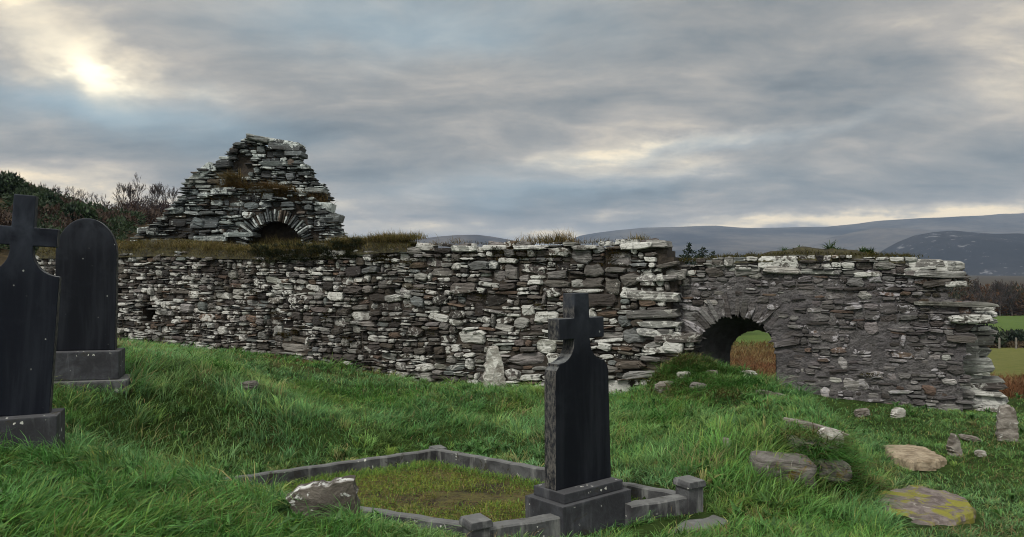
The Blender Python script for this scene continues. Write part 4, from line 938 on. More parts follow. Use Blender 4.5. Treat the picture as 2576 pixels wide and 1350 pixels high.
def make_grass():
    parts = []
    # sward
    X, Y = sample_yard(340000); ok = yard(X, Y) & free(X, Y) & ~in_quad(X, Y, (PF, PR, PB, PL)); X, Y = X[ok], Y[ok]; n = len(X)
    s = short_area(X, Y); f = fbm(X * .7, Y * .7, 71, 3)
    h = lerp(.10 + .06 * f, .065 + .02 * f, s) * rng.uniform(.6, 1.4, n); h = np.maximum(h, .025) * np.clip(.5 + kerb_dist(X, Y) * .8, .5, 1)
    ang = 2.2 * fbm(X * .8, Y * .8, 81, 3) * math.pi + rng.normal(0, 1.5, n); bend = rng.uniform(.25, 1.5, n)
    w = np.maximum(.0070, .00076 * Y) * rng.uniform(.55, 1.45, n); c = colour(X, Y, n)
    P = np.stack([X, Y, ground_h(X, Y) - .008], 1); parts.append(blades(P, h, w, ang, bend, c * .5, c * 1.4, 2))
    # tussocks
    X, Y = sample_yard(10500); ok = yard(X, Y) & free(X, Y) & ~in_quad(X, Y, (PF, PR, PB, PL)); X, Y = X[ok], Y[ok]
    s = short_area(X, Y); keep = rng.random(len(X)) > s * .72; X, Y, s = X[keep], Y[keep], s[keep]; m = len(X)
    k = np.clip((rng.gamma(3, 8, m)).astype(int), 8, 60); idx = np.repeat(np.arange(m), k); n = len(idx)
    th = lerp(.155 + .12 * fbm(X * .9, Y * .9, 91, 3) + rng.normal(0, .05, m), .085, s); th = np.clip(th, .055, .36) * np.clip(.35 + kerb_dist(X, Y) * .8, .35, 1)
    rad = th * rng.uniform(.25, .6, m); a = rng.uniform(0, 2 * np.pi, n); r = np.sqrt(rng.random(n)) * rad[idx]
    bx, by = X[idx] + r * np.cos(a), Y[idx] + r * np.sin(a); wind = 1.5 * fbm(X * .35, Y * .35, 95, 2) * math.pi - .4
    ok = yard(bx, by) & free(bx, by) & ~in_quad(bx, by, (PF, PR, PB, PL)); 
    dx = np.cos(a) * 1.0 + 1.1 * np.cos(wind[idx]) + rng.normal(0, .6, n); dy = np.sin(a) * 1.0 + 1.1 * np.sin(wind[idx]) + rng.normal(0, .6, n)
    h = th[idx] * rng.uniform(.55, 1.25, n); bend = np.clip(rng.normal(.85, .35, n), .15, 1.6)
    ccl = colour(X, Y, m) * rng.uniform(.7, 1.25, (m, 1)); c = ccl[idx] * .6 + colour(bx, by, n) * .4; w = np.maximum(.0080, .00080 * by) * rng.uniform(.6, 1.4, n)
    P = np.stack([bx, by, ground_h(bx, by) - .01], 1)[ok]
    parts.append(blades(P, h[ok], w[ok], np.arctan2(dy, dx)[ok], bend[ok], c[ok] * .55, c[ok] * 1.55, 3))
    # straw litter and browned patches among the green
    X, Y = sample_yard(30000); pk = fbm(X * 1.1 + 7, Y * 1.1, 131, 3); ok = yard(X, Y) & free(X, Y) & ~in_quad(X, Y, (PF, PR, PB, PL)) & (pk + rng.normal(0, .12, len(X)) > .28); X, Y = X[ok], Y[ok]; n = len(X)
    c = lerp(STRAW, np.array((.13, .085, .035)), rng.random((n, 1))) * rng.uniform(.6, 1.2, (n, 1)); P = np.stack([X, Y, ground_h(X, Y) + rng.uniform(0, .05, n)], 1)
    parts.append(blades(P, rng.uniform(.05, .14, n), np.maximum(.005, .0007 * Y), rng.uniform(0, 6.28, n), rng.uniform(.8, 2.4, n), c * .8, c * 1.1, 3))
    # broad-leaved weeds
    m = 900; X, Y = sample_yard(m); ok = yard(X, Y) & free(X, Y) & ~in_quad(X, Y, (PF, PR, PB, PL)) & (fbm(X * .8, Y * .8, 133, 3) > 0); X, Y = X[ok], Y[ok]; k = 9; idx = np.repeat(np.arange(len(X)), k); n = len(idx)
    c = np.array((.055, .14, .03)) * rng.uniform(.6, 1.5, (n, 1)); P = np.stack([X[idx] + rng.normal(0, .02, n), Y[idx] + rng.normal(0, .02, n), ground_h(X[idx], Y[idx]) + .03], 1)
    parts.append(blades(P, rng.uniform(.08, .16, n), rng.uniform(.018, .034, n), rng.uniform(0, 6.28, n), rng.uniform(.6, 1.6, n), c * .9, c * 1.2, 3))
    grass_obj('long_grass', parts, M_BLADE, 'rough wet green grass covering the churchyard', 'grass')
    # thin yellowish growth inside the plot
    N = 34000; A, B = rng.random(N) * .94 + .03, rng.random(N) * .95 + .025; F_, R_, B_, L_ = PLOT
    P = ((1 - A) * (1 - B))[:, None] * F_ + (A * (1 - B))[:, None] * R_ + (A * B)[:, None] * B_ + ((1 - A) * B)[:, None] * L_
    d = fbm(P[:, 0] * 1.6, P[:, 1] * 1.6, 101, 3) + .5 * fbm(P[:, 0] * 6, P[:, 1] * 6, 102, 2); edge = np.minimum(np.minimum(A, 1 - A), np.minimum(B, 1 - B))
    ok = (d + (.25 - edge) * 1.6 > rng.normal(-.1, .35, N)) & free(P[:, 0], P[:, 1]); P, d, edge = P[ok], d[ok], edge[ok]; n = len(P); P[:, 2] -= .155
    P[:, 2] += .03 * fbm(P[:, 0] * 2, P[:, 1] * 2, 41, 3)
    h = (.03 + .035 * rng.random(n) + .07 * np.maximum(0, .12 - edge) / .12) ; c = lerp(YEL * .85, OLIVE, rng.random(n)[:, None] * .9); c = np.where((rng.random(n) < .12)[:, None], STRAW * .7, c); c = np.where((rng.random(n) < .3 + .5 * (edge < .1))[:, None], lerp(c, GREEN, .6), c)
    c *= rng.uniform(.9, 1.7, (n, 1))
    p1 = blades(P, h, rng.uniform(.004, .0075, n), rng.uniform(0, 6.28, n), rng.uniform(.3, 1.3, n), c * .8, c * 1.1, 2)
    # fallen dead stems
    n = 1300; A, B = rng.random(n) * .9 + .05, rng.random(n) * .9 + .05
    P = ((1 - A) * (1 - B))[:, None] * F_ + (A * (1 - B))[:, None] * R_ + (A * B)[:, None] * B_ + ((1 - A) * B)[:, None] * L_; P[:, 2] -= .13
    c = np.where((rng.random(n) < .5)[:, None], np.array((.03, .018, .012)), np.array((.15, .085, .05))) * rng.uniform(.6, 1.3, (n, 1))
    p2 = blades(P, np.full(n, .03), rng.uniform(.006, .012, n), rng.uniform(-.5, .5, n) + np.where(rng.random(n) < .5, 0, math.pi), rng.uniform(2, 5, n), c, c, 2)
    grass_obj('plot_growth', [p1, p2], M_DRY, 'thin yellow moss and grass inside the kerbed plot', 'moss')
make_grass()

# ---- growth on top of the walls and the gable ledge
def tufts(fr, spots, seed, h=(.12, .3), cols=(STRAW, OLIVE), n_per=90, spread=.12, bendm=.8, w=.007, hang=0.0):
    r = np.random.default_rng(seed); P, H, A, Bn, Cc = [], [], [], [], []
    for (u, v, k) in spots:
        n = int(n_per * k * r.uniform(.6, 1.3)); uu = u + r.normal(0, spread, n); nn = r.uniform(-.35, .02, n) if not hang else r.uniform(-.15, .05, n)
        P.append(fr(uu, v + r.normal(0, .015, n), nn)); hh = r.uniform(*h) * k ** .5; H.append(hh * r.uniform(.5, 1.2, n)); lean = r.uniform(0, 6.28)
        A.append(np.where(r.random(n) < .45, -1.9 + r.normal(0, .6, n), lean + r.normal(0, 1.0, n))); Bn.append(np.clip(r.normal(bendm, .4, n), .1, 2.2)); c = lerp(cols[0], cols[1], r.random()) * np.ones((n, 3)); c = lerp(c, cols[r.integers(len(cols))], r.random((n, 1))) * r.uniform(.6, 1.3, (n, 1)); Cc.append(c)
    P, H, A, Bn, Cc = map(np.concatenate, (P, H, A, Bn, Cc)); return blades(P, H, np.full(len(P), w) * rng.uniform(.7, 1.3, len(P)), A, Bn, Cc * .8, Cc * 1.15, 3)
def wspots(pts, n0=0.0, top=L_TOP):
    out = []
    for x, y, k in pts: 
        u, v = wall_uv(x, y, n0 - .15); out.append((u, v, k))
    return out
def line_spots(top, u0, u1, step, r, k=(.4, 1.1), dv=-.02):
    us = np.arange(u0, u1, step) + r.normal(0, step * .3, len(np.arange(u0, u1, step))); return [(u, np.interp(u, top[:, 0], top[:, 1]) + dv, r.uniform(*k)) for u in us]
def soil_ridge(name, top, u0, u1, n0, hmap, mat, label, seed, wid=.6):
    us = np.arange(u0, u1, .06); ss = np.linspace(0, 1, 9); U, S = np.meshgrid(us, ss, indexing='ij'); hh = hmap(U) 
    Vv = np.interp(U, top[:, 0], top[:, 1]) - .10 + (hh + .08) * np.sin(np.pi * np.clip(S, 0, 1)) ** .6 + .05 * fbm(U * 4, S * 4, seed, 3) * (S > 0)
    nn = n0 + .04 - S * wid + .04 * fbm(U * 5, S * 3, seed + 2, 3)
    return tag(mesh_np(name, wall_xyz(U, Vv, nn).reshape(-1, 3), [grid_faces(len(us), 9)], mat, smooth=True), label, 'turf', kind='stuff')
def wall_top_growth():
    r = np.random.default_rng(8); MOSS = np.array((.075, .065, .014)); BROWN = np.array((.15, .10, .045)); DK = np.array((.035, .042, .016))
    uA, uB = wall_uv(880, 630)[0], wall_uv(1010, 620)[0]
    soil_ridge('wall_turf', L_TOP, -16.5, wall_uv(1030, 620)[0], 0, lambda U: .06 + .22 * np.exp(-((U - (uA + uB) / 2) / .75) ** 2) + .24 * sstep(uA - 1, uA - 5, U), M_TURF, 'ragged turf and moss along the top of the long wall', 45)
    soil_ridge('wall_turf', R_TOP, wall_uv(1755, 650, RN)[0], wall_uv(2290, 645, RN)[0], RN, lambda U: .02 + .13 * np.exp(-((U - wall_uv(2050, 640, RN)[0]) / .85) ** 2), M_TURF, 'mossy turf on top of the doorway wall', 47)
    uR = wall_uv(1030, 620)[0]
    def ridge(u, v, n):
        sr = np.random.default_rng(90).random(len(u)) * .62 if len(u) else u
        hh = .06 + .22 * np.exp(-((u - (uA + uB) / 2) / .75) ** 2) + .24 * sstep(uA - 1, uA - 5, u)
        return wall_xyz(u, np.interp(u, L_TOP[:, 0], L_TOP[:, 1]) - .11 + (hh + .08) * np.sin(np.pi * sr) ** .6, .05 - sr * .6)
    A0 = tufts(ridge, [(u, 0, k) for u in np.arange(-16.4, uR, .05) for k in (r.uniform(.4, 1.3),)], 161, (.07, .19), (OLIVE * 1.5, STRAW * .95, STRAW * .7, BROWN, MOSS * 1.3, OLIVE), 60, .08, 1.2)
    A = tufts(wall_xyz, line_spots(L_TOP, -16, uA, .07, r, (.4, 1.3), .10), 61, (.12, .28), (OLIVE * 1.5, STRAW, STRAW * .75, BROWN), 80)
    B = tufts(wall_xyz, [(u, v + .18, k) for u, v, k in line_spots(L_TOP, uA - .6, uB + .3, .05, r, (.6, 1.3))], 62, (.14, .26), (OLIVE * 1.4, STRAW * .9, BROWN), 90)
    D = tufts(wall_xyz, wspots([(1380, 612, 1.4), (1400, 612, 2.0), (1420, 612, 1.6), (1340, 612, .9), (1310, 612, .8), (1365, 612, 1.2), (1450, 612, .6), (1610, 605, .9), (1090, 618, .5), (1150, 612, .5), (1500, 612, .4)]), 63, (.16, .30), (STRAW * .85, BROWN, OLIVE), 90, .10)
    E = tufts(wall_xyz, line_spots(L_TOP, uB, -.3, .16, r, (.2, .7), .0), 64, (.06, .12), (MOSS, BROWN * .7, DK), 70, .08)
    G = tufts(rframe, [(u, v + .03, k) for u, v, k in line_spots(R_TOP, wall_uv(1700, 650, RN)[0], wall_uv(2300, 645, RN)[0], .07, r, (.4, 1.0))], 65, (.06, .13), (MOSS, MOSS * 1.5, DK, OLIVE), 80, .09, 1.0)
    grass_obj('wall_top_grass', [A0, A, B, D, E, G], M_DRY, 'straw coloured grass and moss growing along the wall tops', 'grass')
    # trailing dark creeper over the left part of the wall top and moss pads down its face
    cr = tufts(lambda u, v, n: wall_xyz(u, v, n * .4 + .12), [(u, v + r.uniform(-.16, .24), k) for u, v, k in line_spots(L_TOP, wall_uv(640, 640)[0], wall_uv(900, 630)[0], .03, r, (.6, 1.2))], 66, (.06, .14), (DK, np.array((.05, .06, .03)), np.array((.02, .028, .012))), 60, .07, 1.1, .011)
    grass_obj('creeper', [cr], M_LEAF, 'dark green creeper trailing over the wall top below the gable arch', 'creeper')
    pads = []
    for x, y, k in ((950, 645, 1.2), (980, 648, 1.0), (965, 655, 1), (1020, 650, .9), (1270, 632, 1.3), (1300, 638, 1.1), (1255, 640, .9), (1320, 645, .8), (1180, 640, .7), (1400, 645, .7), (1540, 660, .9), (1550, 640, .8), (850, 640, .8), (700, 800, .8), (750, 835, .9), (720, 840, .8), (880, 850, .8), (820, 800, .6), (1080, 830, .6), (640, 740, .6), (1060, 728, .5), (1200, 745, .5), (2210, 950, .6), (1345, 765, .5)):
        u, v = wall_uv(x, y); pads += [(u + r.normal(0, .09), v + r.normal(0, .05), k) for _ in range(5)]
    mo = tufts(lambda u, v, n: wall_xyz(u, v, .03 + n * .3), pads, 67, (.03, .07), (MOSS * .7, MOSS * 1.2, np.array((.03, .022, .008)), np.array((.09, .045, .012))), 60, .06, 1.5, .009, hang=1)
    grass_obj('wall_moss', [mo], M_DRY, 'brown and olive moss pads on the face of the long wall', 'moss')
    # dead grass on the ledge of the gable
    gf = lambda u, v, n: np.stack([u, GD + .12 - n * .8, v + 0 * u], -1)
    sp = []
    for x, y, k in ((556, 478, 1.2), (570, 470, 1.6), (580, 455, 1.6), (578, 440, 1.2), (600, 470, 1.2), (545, 492, 1.1), (620, 472, 1.0), (640, 470, 1.0), (655, 478, 1.4), (675, 474, 1.8), (695, 478, 1.8), (710, 484, 1.5), (725, 480, 1.2), (745, 492, 1.2), (770, 496, 1.4), (780, 505, 1.3), (790, 496, 1.0), (530, 500, .8), (490, 590, .9), (480, 596, .8)):
        u, v = gfr(x, y); sp.append((u, v - .06, k))
    gg = tufts(gf, [(u + dx, v + dv, k) for u, v, k in sp for dx, dv in ((0, 0), (.03, -.12))], 68, (.2, .4), (np.array((.15, .09, .035)), STRAW * .6, OLIVE * .8), 110, .13, 1.1, .012)
    u = np.linspace(gfr(330, 0)[0], gfr(880, 0)[0], 50)
    gb = tufts(gf, [(uu, gfr(0, 618)[1] + .02, r.uniform(.6, 1.2)) for uu in u], 69, (.2, .35), (OLIVE, STRAW * .5, DK), 60, .1, .8, .012)
    grass_obj('ledge_grass', [gg, gb], M_DRY, 'brown dead grass on the ledge of the gable ruin', 'grass')
    # hanging tussocks on the rubble bank beside the doorway
    bk = []
    for x, y, k in ((1690, 935, 1.2), (1705, 915, 1.3), (1730, 925, 1.4), (1750, 940, 1.3), (1770, 950, 1.2), (1680, 955, 1.0), (1720, 960, 1.2), (1745, 970, 1.2), (1760, 985, 1.1), (1700, 980, .9), (1790, 965, 1.2), (1810, 975, 1.2), (1835, 985, 1.1), (1860, 975, 1.0), (1780, 1000, 1.0), (1730, 1000, 1.0), (2100, 1165, 1.2), (2085, 1150, 1.2), (2110, 1180, 1), (2070, 1140, 1), (2120, 1160, 1), (2060, 1160, 1.3), (2075, 1185, 1.2), (2095, 1200, 1.2), (2050, 1125, 1.1), (2130, 1185, 1.2), (2110, 1140, 1.1), (2010, 1110, .9), (1975, 1125, .9), (560, 935, 1.3), (570, 945, 1.2), (550, 925, 1.1), (1640, 1065, 1.1), (1660, 1075, 1.1), (1690, 1060, 1.1)):
        g = ground_hit(x, y); bk.append((g, k))
    r2 = np.random.default_rng(71); P, H, A, Bn, Cc = [], [], [], [], []
    for x in np.arange(1660, 1900, 14):
        for _ in range(1):
            g = ground_hit(x + random.uniform(-10, 10), random.uniform(905, 1000) + max(0, x - 1750) * .35); bk.append((g, random.uniform(.6, 1.1)))
    for g, k in bk:
        n = int(130 * k); P.append(np.column_stack([g[0] + r2.normal(0, .14, n), g[1] + r2.normal(0, .10, n), np.full(n, g[2])])); P[-1][:, 2] = ground_h(P[-1][:, 0], P[-1][:, 1])
        H.append(r2.uniform(.14, .34, n)); A.append(-1.6 + r2.normal(0, .8, n)); Bn.append(r2.uniform(.6, 1.9, n)); c = [OLIVE, np.array((.17, .11, .05)), GREEN * .9, GREEN * .7, DARK * 1.6, np.array((.12, .085, .04))][r2.integers(6)]; Cc.append(lerp(c, GREEN, r2.random((n, 1)) * .6) * r2.uniform(.45, 1.4, (n, 1)))
    P, H, A, Bn, Cc = map(np.concatenate, (P, H, A, Bn, Cc)); grass_obj('bank_tussock', [blades(P, H, np.full(len(P), .0095), A, Bn, Cc * .65, Cc * 1.35, 3)], M_DRY, 'drooping brown tussock grass on the rubble bank by the doorway', 'grass')
    # bracken and rushes beyond the wall
    N = 40000; Y = 13.5 * (52 / 13.5) ** rng.random(N); X = rng.uniform(.22, .78, N) * Y; ok0 = (X / Y < .44) | (Y < 19); ok = (wall_n(X, Y) < -1.6) | (wall_u(X, Y) > R_END[:, 0].max() + .5); ok &= (wall_n(X, Y) < -.5) & ok0; X, Y = X[ok], Y[ok]; n = len(X)
    pt = fbm(X * .5, Y * .5, 111, 3); c = lerp(RUST, STRAW * .75, sstep(-.2, .5, pt)[:, None]); c = lerp(c, np.array((.14, .13, .04)), (sstep(24, 44, Y) * .45)[:, None]) * rng.uniform(.55, 1.3, (n, 1))
    P = np.stack([X, Y, ground_h(X, Y)], 1); grass_obj('bracken', [blades(P, rng.uniform(.10, .38, n) * lerp(1, 1.3, sstep(20, 40, Y)), .0009 * Y, rng.uniform(0, 6.28, n), rng.uniform(.2, 1.2, n), c * .8, c * 1.1, 3)], M_DRY, 'rusty dead bracken and rushes on the slope beyond the wall', 'bracken')
wall_top_growth()

# ------------------------------------------------------------ trees, bushes, scrub
def tubes(segs, sides=4):
    n = len(segs); s = np.array([np.r_[a, b, r0, r1] for a, b, r0, r1 in segs]); A, B = s[:, :3], s[:, 3:6]; d = B - A; d /= np.linalg.norm(d, axis=1, keepdims=True) + 1e-9
    ref = np.where(np.abs(d[:, 2:3]) < .9, np.array((0, 0, 1.)), np.array((1., 0, 0))); x = np.cross(d, ref); x /= np.linalg.norm(x, axis=1, keepdims=True); y = np.cross(d, x)
    a = np.arange(sides) / sides * 2 * np.pi; ring = x[:, None] * np.cos(a)[None, :, None] + y[:, None] * np.sin(a)[None, :, None]
    V = np.concatenate([A[:, None] + ring * s[:, 6][:, None, None], B[:, None] + ring * s[:, 7][:, None, None]], 1)
    i = np.arange(sides); j = (i + 1) % sides; q = np.stack([i, j, j + sides, i + sides], 1); return V.reshape(-1, 3), ((np.arange(n) * 2 * sides)[:, None, None] + q[None]).reshape(-1, 4)
def branch(segs, p, d, L, r, depth, R, spread=.5, up=.15, kids=(2, 4), shrink=.72, minr=.006):
    n = 3; q = p
    for i in range(n):
        d2 = d + np.array([R.gauss(0, .13), R.gauss(0, .13), R.gauss(0, .08) + up * .25]); d2 /= np.linalg.norm(d2); e = q + d2 * L / n
        r1 = max(r * (1 - .14 * (i + 1)), minr); segs.append((q, e, max(r * (1 - .14 * i), minr), r1)); q, d = e, d2
        if depth > 0 and i >= 1:
            for _ in range(R.randint(*kids)):
                c = d + np.array([R.gauss(0, spread), R.gauss(0, spread), R.gauss(up, spread * .5)]); c /= np.linalg.norm(c); branch(segs, q, c, L * shrink * R.uniform(.7, 1.1), r1 * .62, depth - 1, R, spread, up, kids, shrink, minr)
def bare_tree(name, loc, H, label, cat, group, seed, bark, stems=1, minr=.012, depth=4):
    R = random.Random(seed); root = empty(name, loc, label, cat, group); trunk, crown = [], []
    for s in range(stems):
        trunk = []
        d = np.array([R.gauss(0, .14), R.gauss(0, .14), 1.0]); d /= np.linalg.norm(d); p = np.array([R.gauss(0, .15) * (stems > 1), R.gauss(0, .15) * (stems > 1), -.2])
        L = H * .42; q = p
        for i in range(4):
            e = q + d * L / 4; trunk.append((q, e, H * .018 * (1 - i * .12), H * .018 * (.88 - i * .12))); q = e; d = d + np.array([R.gauss(0, .07), R.gauss(0, .07), 0]); d /= np.linalg.norm(d)
            if i >= 1:
                for _ in range(2):
                    c = d + np.array([R.gauss(0, .6), R.gauss(0, .6), .1]); c /= np.linalg.norm(c); branch(crown, q, c, H * .24, H * .009, depth - 2, R, .5, .25, (1, 3), .7, minr)
        branch(crown, q, d, H * .34, H * .013, depth - 1, R, .42, .3, (2, 3), .7, minr)
        V, Q = tubes(trunk, 6); mesh_np('trunk', V, [Q], bark, root, smooth=True)
    V, Q = tubes(crown, 3); mesh_np('crown', V, [Q], M_TWIG, root); return root
M_TWIG = mat_plain('twig', (.05, .038, .036), (.025, .02, .02), 6)
def leaves(P, size, col, seed=0):
    r = np.random.default_rng(seed); n = len(P); a = r.normal(size=(n, 3)); a /= np.linalg.norm(a, axis=1, keepdims=True); b = np.cross(a, r.normal(size=(n, 3))); b /= np.linalg.norm(b, axis=1, keepdims=True)
    s = (size * r.uniform(.6, 1.4, n))[:, None]; V = np.stack([P - a * s, P + b * s * .45, P + a * s, P - b * s * .45], 1).reshape(-1, 3); Q = (np.arange(n) * 4)[:, None] + np.arange(4)[None]
    return V, Q, np.repeat(col, 4, 0)
def blob(c, rad, n, seed):
    r = np.random.default_rng(seed); v = r.normal(size=(n, 3)); v /= np.linalg.norm(v, axis=1, keepdims=True); th = np.arctan2(v[:, 1], v[:, 0]); lump = 1 + .35 * fbm(th * 1.6 + seed, v[:, 2] * 2.5, seed, 3)
    rr = (r.random(n) ** .4) * lump; P = v * rr[:, None] * np.array(rad); P[:, 2] = np.abs(P[:, 2]) ; return P + np.array(c), rr, lump
def bush(name, loc, rad, n, size, cols, label, cat, group=None, seed=0, twigs=40):
    root = empty(name, loc, label, cat, group); P, rr, lump = blob((0, 0, .05 * rad[2]), rad, n, seed); r = np.random.default_rng(seed)
    k = sstep(-.4, .4, fbm(P[:, 0] / rad[0] * 2.2 + seed, P[:, 2] / rad[2] * 2.2 + P[:, 1] / rad[1], seed + 1, 2)); c = lerp(np.array(cols[0]), np.array(cols[1]), k[:, None]) * r.uniform(.6, 1.35, (n, 1))
    V, Q, cc = leaves(P, np.full(n, size), c, seed); mesh_np('foliage', V, [Q], M_LEAF, root, cc)
    R = random.Random(seed); segs = []
    for _ in range(twigs):
        d = np.array([R.gauss(0, .5) * rad[0] / rad[2], R.gauss(0, .5), 1]); d /= np.linalg.norm(d); L = rad[2] * R.uniform(.7, 1.12); m = d * L * .5; segs.append((np.array((0, 0, -.2)), m, .03, .02)); segs.append((m, m + (d + np.array([R.gauss(0, .3), R.gauss(0, .3), .2])) * L * .5, .02, .008))
    V, Q = tubes(segs, 3); mesh_np('stem', V, [Q], M_TWIG, root); return root
def scrub(name, items, label, seed):
    Vs, Qs, Cs, off = [], [], [], 0; r = np.random.default_rng(seed)
    for (loc, rad, n, size, c0, c1) in items:
        s = int(r.integers(1e6)); P, rr, lump = blob(loc, rad, n, s); k = r.random((n, 1)) * .6 + .4 * sstep(-.4, .4, fbm(P[:, 0] / rad[0] * 2, P[:, 2] / rad[2] * 2, s, 2))[:, None]; c = lerp(np.array(c0), np.array(c1), k) * r.uniform(.6, 1.3, (n, 1))
        V, Q, cc = leaves(P, np.full(n, size), c, s); Vs.append(V); Qs.append(Q + off); Cs.append(cc); off += len(V)
    tag(mesh_np(name, np.concatenate(Vs), [np.concatenate(Qs)], M_LEAF, None, np.concatenate(Cs)), label, 'scrub', kind='stuff')
def gpos(x, d): 
    X = (x - 1288) / F * d; return np.array((X, d, float(ground_h(X, d))))
def vegetation():
    r = random.Random(12); DG, DG2, BR, BR2, OR = (.016, .032, .014), (.035, .058, .022), (.040, .026, .018), (.075, .05, .034), (.13, .065, .028)
    # scrub on the left hillside
    it = []
    for k in range(230):
        x = r.uniform(-420, 340); d = r.uniform(38, 80); p = gpos(x, d); dark = r.random() < (.75 if x < 150 else .35)
        s = r.uniform(.6, 1.15); it.append((p, (s * 1.5, s * 1.3, s * 1.15), 420, .13, DG if dark else BR, DG2 if dark else BR2))
    for k in range(130):
        x = r.uniform(-400, 520); d = r.uniform(66, 128); p = gpos(x, d); s = r.uniform(.9, 1.8); it.append((p, (s * 1.5, s * 1.3, s), 320, .17, BR, BR2))
    scrub('hillside_scrub', it, 'dark gorse and brown scrub covering the hillside behind the headstones', 5)
    # individual dark bushes on that skyline
    for k, (x, d, s, lb) in enumerate(((20, 56, 1.0, 'tall dark evergreen bush highest on the left hillside'), (120, 54, .7, 'rounded dark bush on the hillside skyline right of the cross top'), (195, 50, 1.0, 'deep green holly bush above the round headstone'))):
        bush('evergreen_bush', gpos(x, d), (s * 1.4, s * 1.3, s * 1.5), 2600, .14, ((.012, .028, .012), (.034, .062, .024)), lb, 'bush', 'evergreen bushes on the left hillside', 300 + k)
    # bare trees left of the gable
    gl = 'bare trees between the hillside and the gable'
    labs = ['grey barked bare birch, leftmost of the trees beside the gable', 'slender bare birch standing right behind the leftmost one', 'forked bare tree in the middle of the grove beside the gable', 'bare brown tree with a broad twiggy crown beside the gable', 'bare tree just clear of the gable edge', 'bare tree half hidden by the gable slope']
    for k, (x, d, H) in enumerate(((312, 88, 4.6), (334, 92, 4.4), (352, 86, 4.9), (378, 90, 4.9), (404, 88, 4.6), (428, 92, 4.5))):
        bare_tree('bare_tree', tuple(gpos(x, d)), H, labs[k], 'tree', gl, 40 + k, M_PALEBARK if k in (0, 1, 2, 4) else M_BARK, 1 + k % 2, .014)
    gs = 'bare saplings along the hillside skyline'
    for k, (x, d, H) in enumerate(((110, 68, 1.9), (150, 68, 2.0), (170, 66, 2.0), (200, 68, 2.2), (222, 70, 2.2), (240, 70, 2.2), (262, 74, 2.0), (280, 80, 2.2), (295, 84, 2.2))):
        bare_tree('bare_sapling', tuple(gpos(x, d)), H, 'thin leafless sapling on the hillside skyline', 'sapling', gs, 80 + k, M_BARK, 3, .010, 3)
    it = []
    for k in range(46):
        x = r.uniform(325, 450); d = r.uniform(86, 100); p = gpos(x, d); s = r.uniform(.8, 1.3); it.append((p + np.array((0, 0, r.uniform(0, 2.0))), (s * 1.2, s, s * 1.5), 240, .11, (.040, .024, .024), (.07, .045, .042)))
    scrub('grove_twigs', it, 'purple brown mass of bare twigs in the grove beside the gable', 6)
    # conifers behind the doorway wall
    gc = 'dark conifers behind the doorway wall'
    for k, (x, top, lb) in enumerate(((1733, 613, 'tallest dark conifer showing over the doorway wall'), (1768, 620, 'middle dark conifer showing over the doorway wall'), (1794, 633, 'smallest dark conifer showing over the doorway wall'))):
        d = 62 + k * 2; p = gpos(x, d); H = EYE + (675 - top) / F * d - p[2]; root = empty('conifer', tuple(p), lb, 'tree', gc); R = random.Random(k); segs = []; P = []
        tr = [((0, 0, 0), (0, 0, H * .98), .14, .02)]; V, Q = tubes([(np.array(a, float), np.array(b, float), c, e) for a, b, c, e in tr], 6); mesh_np('trunk', V, [Q], M_BARK, root)
        for z in np.arange(H * .15, H, .16):
            for _ in range(6):
                a = R.uniform(0, 6.28); L = (H - z) * .55 * R.uniform(.5, 1.25) + .12; e = np.array((math.cos(a) * L, math.sin(a) * L, L * R.uniform(-.1, .45))); b = np.array((0, 0, z))
                for t in np.linspace(.15, 1, max(4, int(L / .05))): P.append(b + e * t + np.array([R.gauss(0, .05), R.gauss(0, .05), R.gauss(0, .04)]))
        P = np.array(P); rr = np.random.default_rng(k); V, Q, cc = leaves(P, np.full(len(P), .10), lerp(np.array((.010, .022, .014)), np.array((.026, .045, .026)), rr.random((len(P), 1))), k); mesh_np('crown', V, [Q], M_LEAF, root, cc)
    # heathery scrub behind the wall, right
    it = []
    for k in range(40):
        x = r.uniform(1800, 2420); d = r.uniform(60, 80); p = gpos(x, d); top = EYE + (675 - r.uniform(636, 655) + (0 if x < 2000 else -np.interp(x, [2000, 2420], [0, 30]))) / F * d; s = r.uniform(.8, 1.4); p[2] = top - s * 1.5 ; it.append((p, (s * 1.4, s, s * 1.5), 260, .13, BR, (.065, .048, .04)))
    for k in range(120):
        x = r.uniform(2330, 2900); d = r.uniform(150, 215); p = gpos(x, d); s = r.uniform(2.0, 4.0); c = r.random(); it.append((p, (s * 1.5, s * 1.2, s * 1.5), 430, .42, BR if c < .6 else (.02, .026, .014), BR2 if c < .35 else (OR if c < .6 else (.05, .05, .026))))
    scrub('valley_scrub', it, 'brown autumn scrub across the valley beyond the ragged wall end', 7)
    for k, (x, d, sz, lb) in enumerate(((2480, 49, (1.3, 1.1, 1.35), 'dark thorn bush just behind the ragged wall end'), (2535, 52, (1.4, 1.1, .9), 'dark green bush on the hedge line between the two fields'), (2572, 52, (1.0, .9, .9), 'dark bush at the right edge on the hedge line'))):
        bush('field_bush', gpos(x, d), sz, 1500, .13, ((.014, .026, .016), (.04, .055, .032)), lb, 'bush', 'dark bushes on the field boundary', 400 + k)
    gb = 'bare thorn trees at the far side of the field'
    for k, x in enumerate((2468, 2520, 2552, 2590)):
        bare_tree('thorn_tree', tuple(gpos(x, 142 + k * 3)), 6.0, 'twisted bare thorn tree at the far edge of the green field', 'tree', gb, 120 + k, M_BARK, 2, .03)
    it = []
    for x in range(2440, 2700, 7): it.append((gpos(x + r.uniform(-4, 4), 49 + r.uniform(-1, 1)), (.7, .5, .32), 160, .09, (.045, .03, .018), (.10, .075, .04)))
    scrub('field_hedge', it, 'low brown overgrown bank dividing the two fields', 8)
    mp = mat_plain('fence_wood', (.24, .225, .20), (.12, .105, .09), 20)
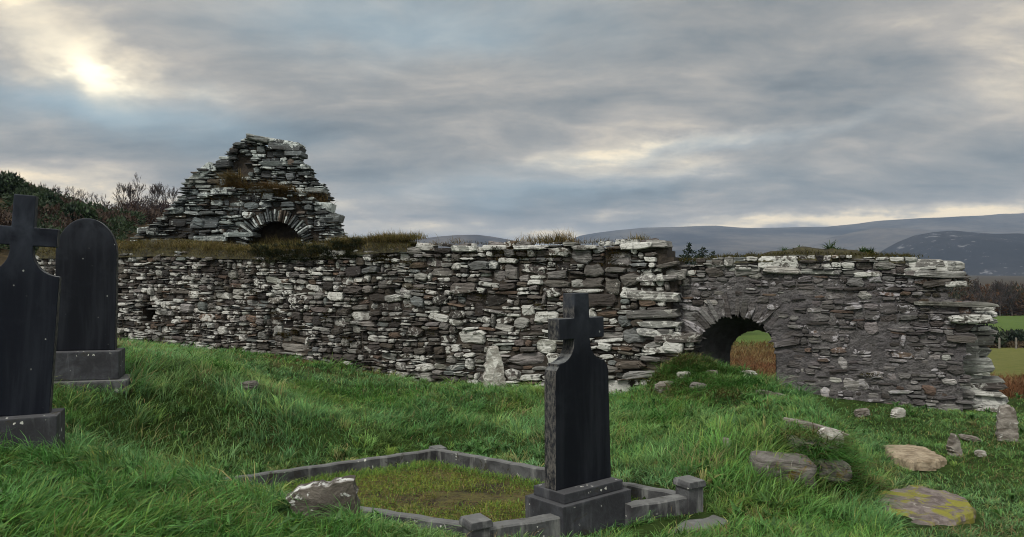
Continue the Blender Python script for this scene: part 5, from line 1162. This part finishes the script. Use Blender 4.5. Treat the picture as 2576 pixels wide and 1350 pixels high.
    for k, x in enumerate((2514, 2556)):
        p = gpos(x, 47.4); o = outline_obj('fence_post', [(-.045, 0), (.045, 0), (.045, .75), (0, .8), (-.045, .75)], .09, mp, None, .01); o.location = (p[0], p[1], p[2] - .1); tag(o, 'weathered wooden fence post on the field boundary', 'fence post', 'fence posts between the fields')
    # ferns on the doorway wall
    gfm = 'green ferns on top of the doorway wall'
    for k, (x, lb) in enumerate(((1975, 'small fern at the left of the mossy wall top'), (2010, 'arching fern on the mossy top over the doorway'), (2088, 'tallest upright fern on the doorway wall'), (2103, 'short fern beside the tallest one'), (2170, 'bushy fern near the right of the mossy wall top'), (2190, 'low fern at the right end of the mossy turf'))):
        u, _ = wall_uv(x, 640, RN - .2); v = np.interp(u, R_TOP[:, 0], R_TOP[:, 1]); R = np.random.default_rng(k); n = 26 if k != 2 else 34; P0 = rframe(np.full(n, u) + R.normal(0, .03, n), np.full(n, v + .04), np.full(n, -.25)); Hh = R.uniform(.10, .18, n) * (1.7 if k == 2 else 1)
        a = R.uniform(0, 6.28, n); V, Q, T, cc = blades(P0, Hh, np.full(n, .022), a, R.uniform(.3, 1.2, n), np.tile((.03, .065, .016), (n, 1)), np.tile((.06, .11, .03), (n, 1)), 4)
        tag(mesh_np('fern', V, [Q, T], M_LEAF, None, cc), lb, 'fern', gfm)
vegetation()

# ------------------------------------------------------------ air
def make_haze():
    m = bpy.data.materials.new('haze_air'); m.use_nodes = True; t = NT(m.node_tree); t.n.clear(); out = t.new('ShaderNodeOutputMaterial'); v = t.new('ShaderNodeVolumePrincipled')
    v.inputs['Color'].default_value = (.56, .74, 1.0, 1); v.inputs['Density'].default_value = HAZE; t.l.new(v.outputs[0], out.inputs['Volume'])
    bm = bmesh.new(); bmesh.ops.create_cube(bm, size=1.0); me = bpy.data.meshes.new('haze'); bm.to_mesh(me); bm.free(); me.materials.append(m); o = bpy.data.objects.new('haze', me); C.objects.link(o)
    o.scale = (19000, 13000, 420); o.location = (0, 3200, 420 / 2 - 70); tag(o, kind='stuff')
HAZE = 1.35e-4
make_haze()
